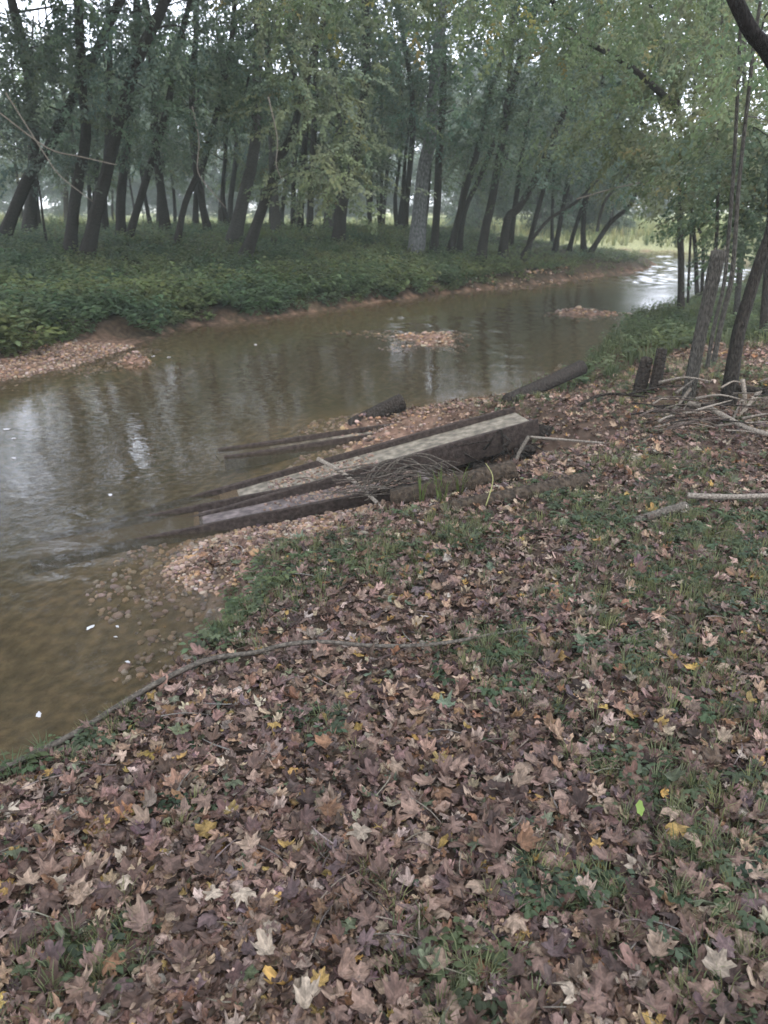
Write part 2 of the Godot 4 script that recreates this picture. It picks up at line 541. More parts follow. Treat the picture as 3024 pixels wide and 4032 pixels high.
	tree("grove_tree","upright grey trunk sharing its foot with the right leaning trunk beside it",0,[V(-7.85,1.1,-24.5),V(-7.74,2.3,-24.5),V(-7.36,3.9,-24.5),V(-7.02,5.53,-24.5)],0.135,0.096,16,1,[[V(-6.56,4.02,-23),0.9,28]],"trees of the grove on the far bank",7,5.5,0.25,1)
	tree("leaning_tree","mid sized trunk leaning right from the foot of the upright grey trunk",0,[V(-7.58,1.1,-24),V(-6.9,2.67,-24),V(-6.34,3.92,-24),V(-5.9,5.02,-24),V(-5.53,6.23,-24)],0.110,0.077,14,1,[[V(-4.75,5.1,-22),1.3,48],[V(-4.23,4.27,-22),0.8,24]],"trees of the grove on the far bank",7,5.5,0.25,1)
	tree("grove_tree","trunk curving gently left between the two slanting trunks",0,[V(-7.45,1.1,-28),V(-7.45,2.73,-28),V(-7.47,4.13,-28),V(-7.34,6.12,-28)],0.154,0.103,15,0,[],"trees of the grove on the far bank",7,5.5,0.25,1)
	limb(tree("leaning_tree","long slanting dark trunk with a kinked side limb, left of the grey leaner",0,[V(-5.89,0.95,-23),V(-5.48,2.3,-23),V(-4.88,3.35,-23),V(-4.45,4.52,-23),V(-4.06,5.65,-23),V(-3.83,6.68,-23)],0.095,0.063,15,1,[[V(-3.06,6.2,-22),1,32],[V(-3.39,5.13,-21.5),1,32],[V(-4.16,5.45,-21),1.2,40]],"trees of the grove on the far bank",7,5.5,0.25,1), 0, [V(-4.43,4.58,-22.8),V(-3.76,4.64,-22.8),V(-3.57,5.15,-22.8),V(-3.34,5.83,-22.8)], 0.054, 0.027, 30, 1)
	tree("grove_tree","short visible trunk tilting left between the slanting dark trunk and the grey leaner",0,[V(-6.15,1.1,-29),V(-6.35,2.52,-29),V(-6.45,3.91,-29),V(-6.33,5.99,-29)],0.133,0.093,14,0,[],"trees of the grove on the far bank",7,5.5,0.25,1)
	tree("leaning_tree","pale grey trunk of the crossed pair, the left one, leaning right",1,[V(-4.68,0.99,-25),V(-4.17,2.55,-25),V(-3.78,3.93,-25),V(-3.58,5.83,-25)],0.184,0.126,16,1,[[V(-3.53,4.9,-23),1.1,40]],"trees of the grove on the far bank",7,5.5,0.25,1)
	tree("leaning_tree","dark trunk of the crossed pair, the right one, leaning right with a broken crown",0,[V(-3.94,0.68,-22.5),V(-3.23,2.24,-22.26),V(-2.72,3.36,-22.02),V(-2.31,3.98,-21.78)],0.155,0.103,6.3,2,[[V(-1.48,4.66,-20),1.3,64],[V(-1.16,3.38,-19.5),1.2,64],[V(-1.97,2.91,-20),0.8,32],[V(-0.96,2.7,-19.5),0.8,32],[V(-2.26,5,-20.5),1.2,48]],"trees of the grove on the far bank",4,5.5,0.25,1)
	limb(tree("grove_tree","grey trunk right behind the crossed pair",1,[V(-3.79,1.1,-29),V(-3.8,2.74,-29),V(-3.78,4.33,-29),V(-3.77,6.79,-29)],0.146,0.100,16,1,[],"trees of the grove on the far bank",7,5.5,0.25,1), 0, [V(-3.86,6.03,-22.8),V(-3.59,6.19,-22.8),V(-3.11,6.42,-22.8),V(-2.46,6.46,-22.8),V(-1.75,6.54,-22.8)], 0.054, 0.027, 40, 1)
	tree("grove_tree","thinnest of the three close trunks right of the crossed pair",0,[V(-3.59,1.1,-32),V(-3.44,2.95,-32),V(-3.24,5.31,-32)],0.095,0.066,14,0,[],"trees of the grove on the far bank",7,5.5,0.25,1)
	tree("grove_tree","middle one of the three close trunks right of the crossed pair",0,[V(-3.16,1.1,-31),V(-3.03,2.93,-31),V(-2.76,5.52,-31)],0.114,0.078,15,1,[],"trees of the grove on the far bank",7,5.5,0.25,1)
	tree("grove_tree","rightmost of the three close trunks right of the crossed pair",0,[V(-2.77,1.1,-30.5),V(-2.64,2.92,-30.5),V(-2.44,5.03,-30.5)],0.119,0.084,15,0,[],"trees of the grove on the far bank",7,5.5,0.25,1)
	tree("leaning_tree","brown trunk with a thick foot leaning right, alone left of the far shoal",0,[V(-1.52,0.88,-27),V(-1.34,2.3,-27),V(-0.87,3.79,-27),V(-0.56,5.73,-27)],0.186,0.105,16,1,[[V(-0.39,5.83,-25),1.4,48],[V(0.01,6.84,-25),1.5,48]],"trees of the grove on the far bank",7,5.5,0.25,1)
	tree("grove_tree","thin straight trunk left of the pale flared trunk, the left of two",0,[V(-0.64,0.99,-36),V(-0.54,3.03,-36),V(-0.45,5.69,-36)],0.083,0.066,14,3,[],"trees of the grove on the far bank",7,5.5,0.25,1)
	tree("grove_tree","thin straight trunk left of the pale flared trunk, the right of two",0,[V(-0.15,0.97,-36),V(-0.11,3.03,-36),V(-0.14,5.69,-36)],0.091,0.066,14,3,[],"trees of the grove on the far bank",7,5.5,0.25,1)
	tree("grove_tree","dim dark trunk just left of the pale flared trunk",0,[V(0.79,1.1,-33),V(0.92,2.64,-33),V(1.11,4.93,-33)],0.121,0.083,15,1,[],"trees of the grove on the far bank",7,5.5,0.25,1)
	tree("pale_tree","tall pale barked tree on the far bank above the gravel island",2,[V(1.03,0.55,-26.5),V(1.21,3.11,-26.5),V(1.42,4.16,-26.5),V(1.5,5.3,-26.5),V(1.64,7.11,-26.5)],0.207,0.122,17,1,[[V(1.7,6.28,-25),1.5,48],[V(0.65,6.51,-25),1.4,48],[V(2.23,4.72,-24.5),1.1,40],[V(1.01,4.77,-25),0.9,32]],"trees of the grove on the far bank",7,5.5,0.25,1)
	tree("grove_tree","dark trunk pressed against the right side of the pale barked tree",0,[V(1.64,0.57,-27.2),V(1.73,2.3,-27.2),V(1.75,3.67,-27.2),V(1.84,5.76,-27.2)],0.125,0.094,16,1,[],"trees of the grove on the far bank",7,5.5,0.25,1)
	tree("leaning_tree","first slim trunk right of the pale tree, leaning right",0,[V(2.12,0.49,-27),V(2.55,2.44,-27),V(2.94,3.79,-27),V(3.29,5.48,-27)],0.112,0.074,14,1,[[V(3.03,5.6,-25),1.4,48],[V(2.7,4.05,-25),1,32]],"trees of the grove on the far bank",7,5.5,0.25,1)
	tree("leaning_tree","second slim trunk right of the pale tree, leaning right",0,[V(2.5,0.51,-27.5),V(2.67,2.07,-27.5),V(3.2,3.28,-27.5),V(3.82,5.02,-27.5)],0.095,0.063,13,1,[],"trees of the grove on the far bank",7,5.5,0.25,1)
	tree("leaning_tree","stocky dark trunk with swollen foot where the grassy bank bulges out",0,[V(2.99,0.29,-25.5),V(3.15,1.63,-25.5),V(3.29,2.3,-25.5),V(3.47,3.71,-25.5),V(3.77,5.54,-25.5)],0.152,0.088,14,1,[[V(3.72,4.68,-24),1.3,56],[V(3.89,5.9,-24),1.4,56],[V(3.41,3.27,-24),0.9,32]],"trees of the grove on the far bank",7,5.5,0.25,1)
	tree("leaning_tree","dark curved trunk right of the stocky one with swollen foot",0,[V(3.84,0.31,-26.5),V(3.95,1.82,-26.5),V(4.28,2.16,-26.5),V(4.8,3.11,-26.5),V(5.52,4.92,-26.5)],0.146,0.067,13,2,[[V(4.96,5.13,-24),1.4,56],[V(4.83,3.63,-24),1.1,48]],"trees of the grove on the far bank",7,5.5,0.25,1)
	tree("leaning_tree","thin low trunk bending far right over the bank",0,[V(4.32,0.31,-27),V(5.24,1.69,-27),V(6.15,2.3,-27),V(6.83,2.99,-27)],0.062,0.037,5.5,1,[[V(6.44,3.19,-25),1,32]],"trees of the grove on the far bank",4,5.5,0.25,1)
	tree("grove_tree","upright trunk left of the last low leaning stems",0,[V(5.24,0.48,-30),V(5.53,1.99,-30),V(5.91,3.51,-30)],0.096,0.069,12,1,[[V(6.25,4.45,-27),1.4,56]],"trees of the grove on the far bank",7,5.5,0.25,1)
	tree("grove_tree","dark post like trunk in the row by the far bend",0,[V(6.47,0.46,-31),V(6.64,1.98,-31),V(6.85,3.71,-31)],0.100,0.064,12,2,[[V(6.86,5.2,-28),1.4,56]],"trees of the grove on the far bank",7,5.5,0.25,1)
	tree("grove_tree","slanting thin trunk in the row by the far bend",0,[V(7.21,0.46,-32),V(7.51,1.8,-32),V(8.05,3.6,-32)],0.081,0.051,11,2,[[V(8.31,3.96,-30),1.3,48]],"trees of the grove on the far bank",7,5.5,0.25,1)
	limb(tree("leaning_tree","last tree before the bend, low and leaning right towards the bright water",0,[V(7.72,0.34,-31),V(8.45,1.6,-31),V(9.12,2.2,-31),V(9.5,3.17,-31)],0.093,0.057,9,3,[[V(9.78,2.62,-31),1,40],[V(9.13,3.71,-31),1.2,48],[V(8.58,2.62,-31),0.8,24]],"trees of the grove on the far bank",7,5.5,0.25,1), 1, [V(7.76,1.36,-30),V(7.98,2.45,-30),V(9.02,3.51,-30),V(10.1,3.96,-30),V(10.96,3.66,-30)], 0.063, 0.027, 60, 3)
	limb(tree("forked_tree","slim dark forked tree in front of the bright water on the right",0,[V(6.2,0.02,-16.5),V(6.03,1.25,-16.5),V(5.92,1.85,-16.5),V(5.84,2.64,-16.5),V(5.7,3.46,-16.5),V(5.43,4.46,-16.5),V(4.87,5.59,-16.5)],0.072,0.034,9,4,[[V(4.44,3.62,-16.5),1,48],[V(5.63,3.24,-17),0.9,40],[V(4.7,5.08,-16.5),1,40],[V(5.48,4.27,-15.5),1.1,48],[V(4.71,5.03,-15),1.1,48]],"trees on the near right bank",6,5.5,0.25,1), 0, [V(5.49,3.94,-16.2),V(4.8,4.23,-15.6),V(4.06,4.53,-15),V(3.26,4.73,-14.4),V(2.89,4.75,-13.8),V(2.48,4.98,-13.2),V(2.25,5.25,-12.6)], 0.063, 0.034, 60, 4)
	tree("sapling","thin leaning tree just right of the slim forked tree",0,[V(7.68,-0.06,-19.5),V(7.43,1.3,-19.5),V(7.28,1.85,-19.5),V(7.06,2.89,-19.5),V(6.92,4.6,-19.5)],0.054,0.031,9,4,[[V(6.61,3.56,-18),1.1,40],[V(6.7,4.84,-18),1.2,40]],"trees on the near right bank",5,5.5,0.25,1)
	tree("sapling","short dark stem crossing behind the thin leaning tree",0,[V(8.17,-0.13,-20.5),V(8,1.33,-20.5),V(7.8,1.76,-20.5),V(7.37,2.51,-20.5)],0.047,0.024,5.5,4,[[V(7.25,2.49,-19),0.9,32]],"trees on the near right bank",3,2.6,0.25,1)
	tree("tree","straight slim trunk on the right bank beyond the broken trunk, foliage to its foot",1,[V(4.97,0.33,-12),V(4.85,1.92,-12),V(4.68,3.14,-12),V(4.5,4.53,-12)],0.030,0.025,8,4,[[V(4.5,2.96,-12),0.8,64],[V(4.89,2.54,-12),0.8,64],[V(4.86,3.54,-12),0.8,64]],"trees on the near right bank",5,4,0.25,0.75)
	tree("tree","pale slim trunk right of the two thin close trunks, deep on the right bank",1,[V(6.46,0.11,-14.5),V(6.28,2.22,-14.5),V(6.12,3.32,-14.5),V(5.82,4.81,-14.5)],0.053,0.040,9,4,[[V(6.07,2.73,-14),1,72],[V(6.35,2.01,-14),0.8,56],[V(5.52,3.28,-14),1,64],[V(5.88,3.76,-13.5),1,64]],"trees on the near right bank",6,3,0.25,0.8)
	tree("tree","dark trunk at the right edge half hidden behind the large rough tree",0,[V(4.84,0.52,-10),V(4.68,1.99,-10),V(4.52,3,-10),V(4.43,4.12,-10)],0.044,0.036,9,0,[[V(4.65,2.41,-10.5),0.7,64],[V(4.7,2.88,-10.5),0.7,64],[V(5.03,1.84,-11),0.6,48]],"trees on the near right bank",5,3.5,0.25,0.7)
	tree("sapling","thin dark stem between the forked tree and the broken trunk",0,[V(6.7,-0.01,-17.5),V(6.52,1.75,-17.5),V(6.46,2.66,-17.5),V(6.46,3.95,-17.5)],0.028,0.020,7,4,[[V(6.46,3.24,-17),0.8,48]],"trees on the near right bank",4,4.5,0.25,0.9)
	tree("tree","left one of two thin close trunks behind the broken grey trunk",1,[V(3.13,0.68,-7.5),V(3.14,1.21,-7.5),V(3.17,1.59,-7.5),V(3.15,1.94,-7.5),V(3.12,2.34,-7.5),V(3.05,3.01,-7.5),V(2.96,3.76,-7.5)],0.022,0.019,9,4,[[V(2.65,4.4,-11),0.8,72],[V(2.29,4.59,-11.5),0.8,72],[V(1.79,4.48,-12),0.7,48],[V(1.29,4.54,-11),0.7,56],[V(3.33,4.25,-10),0.7,64]],"trees on the near right bank",4,5.2,0.25,0.5)
	tree("tree","right one of two thin close trunks behind the broken grey trunk",1,[V(3.31,0.67,-7.8),V(3.33,1.23,-7.8),V(3.36,1.61,-7.8),V(3.34,1.94,-7.8),V(3.29,2.46,-7.8),V(3.25,3.22,-7.8),V(3.23,3.85,-7.8)],0.026,0.023,9,4,[[V(4.06,3.57,-10),0.5,40],[V(3.76,4.12,-10),0.6,48],[V(4.84,2.91,-11),0.6,48]],"trees on the near right bank",4,5.2,0.25,0.5)
	tree("tree","large rough dark trunk at the right edge leaning right",0,[V(3.06,0.51,-6.75),V(3.04,1.2,-6.75),V(3.08,1.55,-6.75),V(3.13,1.88,-6.75),V(3.17,2.09,-6.75),V(3.24,2.77,-6.75),V(3.32,3.47,-6.75)],0.062,0.054,10,4,[[V(2.95,3.38,-7),0.5,28]],"trees on the near right bank",4,5.2,0.25,0.5)
	tree("leaning_tree","thick dark leaning trunk cutting across the upper right corner",3,[V(4.27,0.54,-5.2),V(3.13,2.14,-5.2),V(2.52,2.81,-5.2),V(2.24,3.13,-5.2),V(2.01,3.38,-5.2)],0.062,0.050,8,4,[[V(2.01,3.78,-6),0.6,56],[V(0.3,4.29,-8.5),0.7,64],[V(-0.59,4.37,-9),0.7,64],[V(-1.01,4.32,-9.5),0.5,40],[V(0.78,4.29,-9),0.5,40]],"trees on the near right bank",3,5.5,0.3,0.5)
	woods()
	banks()
	beams()
	timber()
	litter()
	flecks()

func materials() -> void:
	var grain := noise_tex(.02, Color(.45, .45, .45), Color(1, 1, 1), 5, false, 0, 3)
	var fine := noise_tex(.05, Color(.55, .55, .55), Color(1, 1, 1), 4, false, 0, 4)
	var lines := noise_tex(.03, Color(.3, .3, .3), Color(1, 1, 1), 5, false, 0, 8)
	M.bark0 = relief(mat(Color(.085, .072, .058), .95, lines, V(4.5, .9, 4.5)), lines, 5.0)
	M.bark1 = relief(mat(Color(.16, .145, .12), .95, lines, V(5, 1, 5)), lines, 4.5)
	M.bark2 = relief(mat(Color(.30, .30, .28), .9, lines, V(1.2, .4, 1.2)), lines, 2.5)
	M.bark3 = relief(mat(Color(.05, .042, .036), .95, lines, V(5, 1, 5)), lines, 5.0)
	M.leaf = mat(Color(1, 1, 1), .6)
	M.leaf.vertex_color_use_as_albedo = true
	M.leaf.backlight_enabled = true
	M.leaf.backlight = Color(1, 1, 1)
	M.herb = M.leaf
	M.ground = relief(mat(Color(1, 1, 1), .95, grain, V(.7, .7, .7), .2), fine, 2.0)
	M.ground.vertex_color_use_as_albedo = true
	M.pebble = mat(Color(1, 1, 1), .8, fine, V(6, 6, 6))
	M.pebble.vertex_color_use_as_albedo = true
	M.water = StandardMaterial3D.new()
	M.water.albedo_color = Color(Color(.07, .056, .029).linear_to_srgb(), .33)
	M.water.transparency = BaseMaterial3D.TRANSPARENCY_ALPHA
	M.water.roughness = .03
	M.water.metallic_specular = .44
	M.water.normal_enabled = true
	M.water.normal_scale = .15
	M.water.normal_texture = noise_tex(.022, Color.BLACK, Color.WHITE, 4, true, 3.0, 21)
	M.rust = relief(mat(Color(.085, .062, .05), .85, grain, V(2, 2, 2)), fine, 1.0)
	M.web_dull = relief(mat(Color(.23, .185, .17), .7, grain, V(.9, .9, .9)), fine, .12)
	M.web_pale = relief(mat(Color(.32, .275, .21), .8, grain, V(.9, .9, .9)), fine, .12)
	M.wood_dark = relief(mat(Color(.075, .06, .048), .95, lines, V(2, 2, 2)), lines, 3.0)
	M.wood_moss = relief(mat(Color(.125, .09, .06), .95, lines, V(1.5, 1.5, 1.5)), lines, 3.0)
	M.wood_grey = relief(mat(Color(.24, .20, .155), .9, lines, V(3, 3, 3)), fine, 1.0)
	M.wood_pale = relief(mat(Color(.5, .42, .33), .85, lines, V(4, 4, 4)), fine, .6)
	M.wood_mid = relief(mat(Color(.2, .15, .12), .9, lines, V(4, 4, 4)), fine, .6)
	M.silt = relief(mat(Color(.125, .085, .048), .95, fine, V(2, 2, 2)), fine, .3)
	M.stalk = mat(Color(.3, .29, .12), .8)
	M.grass_clump = mat(Color(.13, .17, .05), .7)
	M.fresh = mat(Color(.16, .22, .05), .5)
	M.litter = mat(Color(1, 1, 1), .62)
	M.litter.vertex_color_use_as_albedo = true
	M.litter.backlight_enabled = true
	M.litter.backlight = Color(.12, .12, .12)
	var im := Image.create(128, 128, false, Image.FORMAT_RGB8)
	for y in 128:
		for x in 128:
			var q := Vector2(x - 63.5, y - 63.5) / 63.5
			var a := absf(atan2(q.x, -q.y))
			var v := 1.0
			for t in [0.0, .9, 1.78]: v = minf(v, absf(a - t) * q.length() * 14.0)
			var k := .80 + .14 * fn.get_noise_2d(x * 9, y * 9) + .25 * fn.get_noise_2d(x * 2.5 + 400, y * 2.5) + .14 * (1.0 - clampf(v, 0, 1))
			k = clampf(k, .35, 1)
			im.set_pixel(x, y, Color(k, k, k))
	M.leaf_tex = ImageTexture.create_from_image(im)
	M.litter.albedo_texture = M.leaf_tex
	M.foam = mat(Color(.5, .48, .48), .7)

func setting() -> void:
	# the ground, one sheet out past the far field
	var zs := []
	var z := 9.0
	while z > 1.0:
		zs.append(z); z -= .7
	while z > -9.5:
		zs.append(z); z -= .055
	var step := .06
	while z > -170.0:
		zs.append(z); z -= step; step *= 1.021
	var cols := 230
	var vs := PackedVector3Array()
	var cs := PackedColorArray()
	var idx := PackedInt32Array()
	for zz in zs:
		var half := maxf(-zz, 0.0) * .85 + 5.5
		for k in cols + 1:
			var u := 2.0 * k / cols - 1.0
			var x := u * half * (1.0 + .25 * u * u)
			var l := land(x, zz)
			vs.append(V(x, l.z + rough_of(l, x, zz), zz))
			var c := Color(.15, .105, .075)
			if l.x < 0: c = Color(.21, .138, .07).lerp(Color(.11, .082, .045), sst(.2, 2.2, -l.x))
			elif l.y > .5: c = Color(.085, .085, .045).lerp(Color(.10, .07, .045), sst(.25, .7, .5 + fn.get_noise_2d(x * 25, zz * 25)))
			if l.y < .5 and zz < -11 and l.x > 0: c = Color(.11, .115, .06).lerp(Color(.42, .42, .22), sst(28, 38, -zz))
			var gravel := maxf(exp(-(pow(x + .3, 2) + pow(zz + 6.6, 2)) / 3.4) * (1.0 - sst(.9, 1.7, l.x)), .8 * (1.0 - sst(.9, 1.2, l.x)) * sst(3.7, 4.2, -x) * (1.0 - sst(13.6, 14.5, -zz))) if l.x > -.3 else 0.0
			if l.x < 0 and l.z > -.06: gravel = sst(-.08, .02, l.z)
			c = c.lerp(Color(.34, .21, .15), clampf(gravel, 0, 1))
			if l.y > .5 and l.x > 0 and l.x < .35 and x > -4: c = c.lerp(Color(.12, .08, .055), .8)
			var field := sst(46, 54, -zz + .12 * absf(x)) if l.x > 1.0 else 0.0
			c = c.lerp(Color(.50, .50, .22), field)
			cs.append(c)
	var w := cols + 1
	for i in zs.size() - 1:
		for k in cols:
			var a := i * w + k
			for q in [a, a + w, a + 1, a + 1, a + w, a + w + 1]: idx.append(q)
	var st := SurfaceTool.new()
	var arr := []
	arr.resize(Mesh.ARRAY_MAX)
	arr[Mesh.ARRAY_VERTEX] = vs
	arr[Mesh.ARRAY_COLOR] = cs
	arr[Mesh.ARRAY_INDEX] = idx
	st.create_from_arrays(arr)
	st.generate_normals()
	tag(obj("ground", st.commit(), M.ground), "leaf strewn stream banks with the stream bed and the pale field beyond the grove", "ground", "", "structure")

	# the water, a finely rippled sheet
	vs = PackedVector3Array()
	idx = PackedInt32Array()
	var uvs := PackedVector2Array()
	var depth := 1.2
	var ds := []
	while depth < 52.0:
		ds.append(depth); depth *= 1.0095
	var n := 250
	var ok := PackedByteArray()
	for d in ds:
		for k in n + 1:
			var x: float = d * lerpf(-.85, .52, float(k) / n)
			var l := land(x, -d)
			ok.append(1 if l.z < .09 and l.x < .5 else 0)
			var shoal := exp(-(pow(x - .6, 2) / 6.0 + pow(-d + 15.4, 2) / 5.0)) + exp(-(pow(x - 3.6, 2) / 5.0 + pow(-d + 18.0, 2) / 4.0)) + sst(22, 27, d) * 3.5 + .6 * exp(-(pow(x + 1.5, 2) / 1.4 + pow(-d + 5.0, 2) / .5))
			var amp := .0022 + .012 * minf(shoal, 3.5)
			var y := amp * (fn.get_noise_2d(x * 130, -d * 210) + .5 * fn.get_noise_2d(x * 420 + 90, -d * 520)) + .003 * fn.get_noise_2d(x * 40, -d * 55)
			vs.append(V(x, y, -d))
			uvs.append(Vector2(x / 1.6, d / 1.1))
	w = n + 1
	for i in ds.size() - 1:
		for k in n:
			var a := i * w + k
			if ok[a] + ok[a + 1] + ok[a + w] + ok[a + w + 1] > 0:
				for q in [a, a + w, a + 1, a + 1, a + w, a + w + 1]: idx.append(q)
	arr = []
	arr.resize(Mesh.ARRAY_MAX)
	arr[Mesh.ARRAY_VERTEX] = vs
	arr[Mesh.ARRAY_TEX_UV] = uvs
	arr[Mesh.ARRAY_INDEX] = idx
	st = SurfaceTool.new()
	st.create_from_arrays(arr)
	st.generate_normals()
	st.generate_tangents()
	tag(obj("water", st.commit(), M.water), "shallow brown stream winding from the lower left to the bright bend", "water", "", "structure")

func woods() -> void:
	# slim trees deeper in the grove: four built, the rest copies
	rng.seed = 77
	var protos := []
	var spots := []
	for i in 60:
		var x := R(-27, 9)
		var zz := R(-30, -47)
		if land(x, zz).x < 1.5: continue
		spots.append(V(x, H(x, zz) - .1, zz))
	for x in [[12.5, -24.0], [15.5, -25.0], [14.5, -20.0], [19.0, -33.0], [19.0, -27.0], [10.4, -16.5], [11.6, -18.5], [21.4, -36.0], [20.0, -38.0], [23.0, -34.0]]:
		spots.append(V(x[0], H(x[0], x[1]) - .1, x[1]))
	for i in spots.size():
		rng.seed = 900 + i
		var p: Vector3 = spots[i]
		if protos.size() < 5:
			var k := protos.size()
			var t := tree("slim_tree", "slim dim tree standing in the depth of the wood behind the nearer trunks", 1 if k == 2 else 0, [p, p + V(R(-.2, .2), 1.5, 0), p + V(R(-.1, .6), 4, R(-.3, .3)), p + V(R(0, 1.2), 7, 0)], R(.08, .16), .08, R(6, 9.5), [1, 1, 3, 2, 1][k], [], "slim trees in the depth of the wood", 7, 2.0, .2, 1.0)
			protos.append(t)
			continue
		var s: Node3D = protos[i % 5].duplicate()
		s.name = numbered("slim_tree")
		add_child(s)
		s.position = p
		s.rotation.y = R(-.5, .5)
		s.scale = Vector3.ONE * R(.85, 1.15)
	# trees beside and behind the photographer whose boughs roof the stream and show in the water
	var over := [[V(-9.5, .6, -7.5), "big tree on the far bank left of the photo, its boughs arching over the water", [[V(-5.5, 7.5, -8.5), 2.0, 110], [V(-3.0, 8.5, -6.0), 2.0, 110], [V(-4.5, 7.0, -12.0), 1.8, 100], [V(-1.0, 9.5, -9.0), 1.8, 90], [V(-6.5, 9.5, -5.0), 2.2, 120], [V(-2.2, 9.0, -12.5), 1.5, 80], [V(-7.5, 6.0, -9.5), 1.6, 90], [V(-6.5, 8.5, -14.5), 1.8, 90], [V(-9.0, 9.0, -16.0), 2.0, 100], [V(-4.0, 11.0, -16.0), 1.8, 80], [V(-1.5, 11.5, -14.5), 1.6, 70], [V(-8.0, 12.0, -12.0), 2.2, 100], [V(-11.0, 7.0, -14.0), 2.0, 100], [V(-8.0, 8.0, -17.5), 1.6, 150], [V(-10.5, 9.5, -18.5), 1.8, 150], [V(-6.0, 10.5, -18.0), 1.6, 140], [V(-12.5, 11.5, -19.0), 2.0, 150], [V(-8.5, 12.5, -17.0), 1.8, 140], [V(-9.5, 7.6, -13.5), 1.5, 140]]],
		[V(2.6, .6, 2.2), "tall tree on the near bank behind the photographer", [[V(1.2, 7.0, -1.5), 1.8, 100], [V(3.2, 6.5, -2.5), 1.8, 100], [V(-.5, 8.0, -.2), 2.0, 110], [V(3.6, 8.5, .5), 2.2, 120]]],
		[V(-3.6, .5, 2.5), "stout tree on the near bank left of the photographer", [[V(-3.5, 6.5, -2.5), 1.8, 110], [V(-1.8, 8.5, -2.8), 1.6, 90], [V(-5.0, 8.0, -1.0), 2.0, 110]]]]
	over.append_array([[V(-14.5, 1.0, -20.0), "dense tree on the far bank just outside the left edge", [[V(-12.5, 7.5, -19), 1.8, 150], [V(-15, 9.5, -20), 2.2, 150], [V(-12, 11, -20), 1.8, 130], [V(-14, 5.5, -18.5), 1.6, 120]]],
		[V(-18.0, 1.1, -26.0), "tall dense tree deeper on the far bank outside the left edge", [[V(-14.5, 8.5, -26), 2.0, 150], [V(-18, 11, -26), 2.4, 150], [V(-15, 12.5, -27), 2.0, 130], [V(-17, 6.5, -25), 2.0, 130]]],
		[V(-13.0, .8, -13.0), "low spreading tree on the far bank outside the left edge", [[V(-10.5, 6.0, -13), 1.6, 130], [V(-12.5, 8.0, -13), 1.8, 130], [V(-9.5, 7.5, -14.5), 1.6, 130]]]])
	for q in over:
		var p: Vector3 = q[0]
		tree("overhanging_tree", q[1], 0, [p, p + V(.1, 2, -.1), p + V(.3, 4.5, -.4), p + V(.5, 7, -.8)], .3, .2, 14, 1, q[2], "trees whose boughs roof the stream", 6, 6.5, .2, 1.3)
	# the edge of the wood far across the field
	var first: Node3D = null
	for i in 83:
		rng.seed = 300 + i
		var x := -80.0 + i * 4.6 + R(-2, 2)
		var p := V(x * 1.35, 1.0, R(-92, -112))
		if i >= 47:
			p = V(-86.0 + (i - 47) * 5.2 + R(-1, 1), 1.0, R(-86, -92))
			if p.x > 30 and p.x < 50: continue
		elif i >= 34:
			p = [V(6.0, .5, -53), V(9.5, .5, -51), V(12.0, .5, -54), V(14.0, .5, -51), V(31, .5, -52), V(24.5, .5, -45), V(22.5, .5, -41), V(28.5, .5, -49), V(20.6, .5, -35.5), V(22.5, .5, -33), V(30, .5, -44), V(17.0, .5, -27.5), V(27, .5, -38)][i - 34]
		if first == null:
			first = tree("field_edge_tree", "pale hazy tree on the far side of the open field", 1, [p, p + V(0, 3, 0), p + V(.3, 8, 0)], .3, .2, 13, 2, [], "trees across the field", 18, .2, .2, 2.6)
			continue
		var s: Node3D = first.duplicate()
		s.name = numbered("field_edge_tree")
		add_child(s)
		s.position = p
		s.rotation.y = R(0, TAU)
		s.scale = Vector3.ONE * (R(.55, .75) if p.x > 26 and p.x < 52 else R(.95, 1.4))
		if i >= 47:
			s.scale = Vector3(.75, R(.35, .5), .75)
			tag(s, "low pale green bush along the far side of the open field", "bush", "bushes along the field")
			s.name = numbered("field_bush")
		elif i >= 34:
			s.scale = Vector3.ONE * (R(.3, .42) if p.x > 12.5 and p.x < 26 else R(.5, .75))
			tag(s, "pale green bushy tree closing the view beyond the bend of the stream", "tree", "trees round the bend")

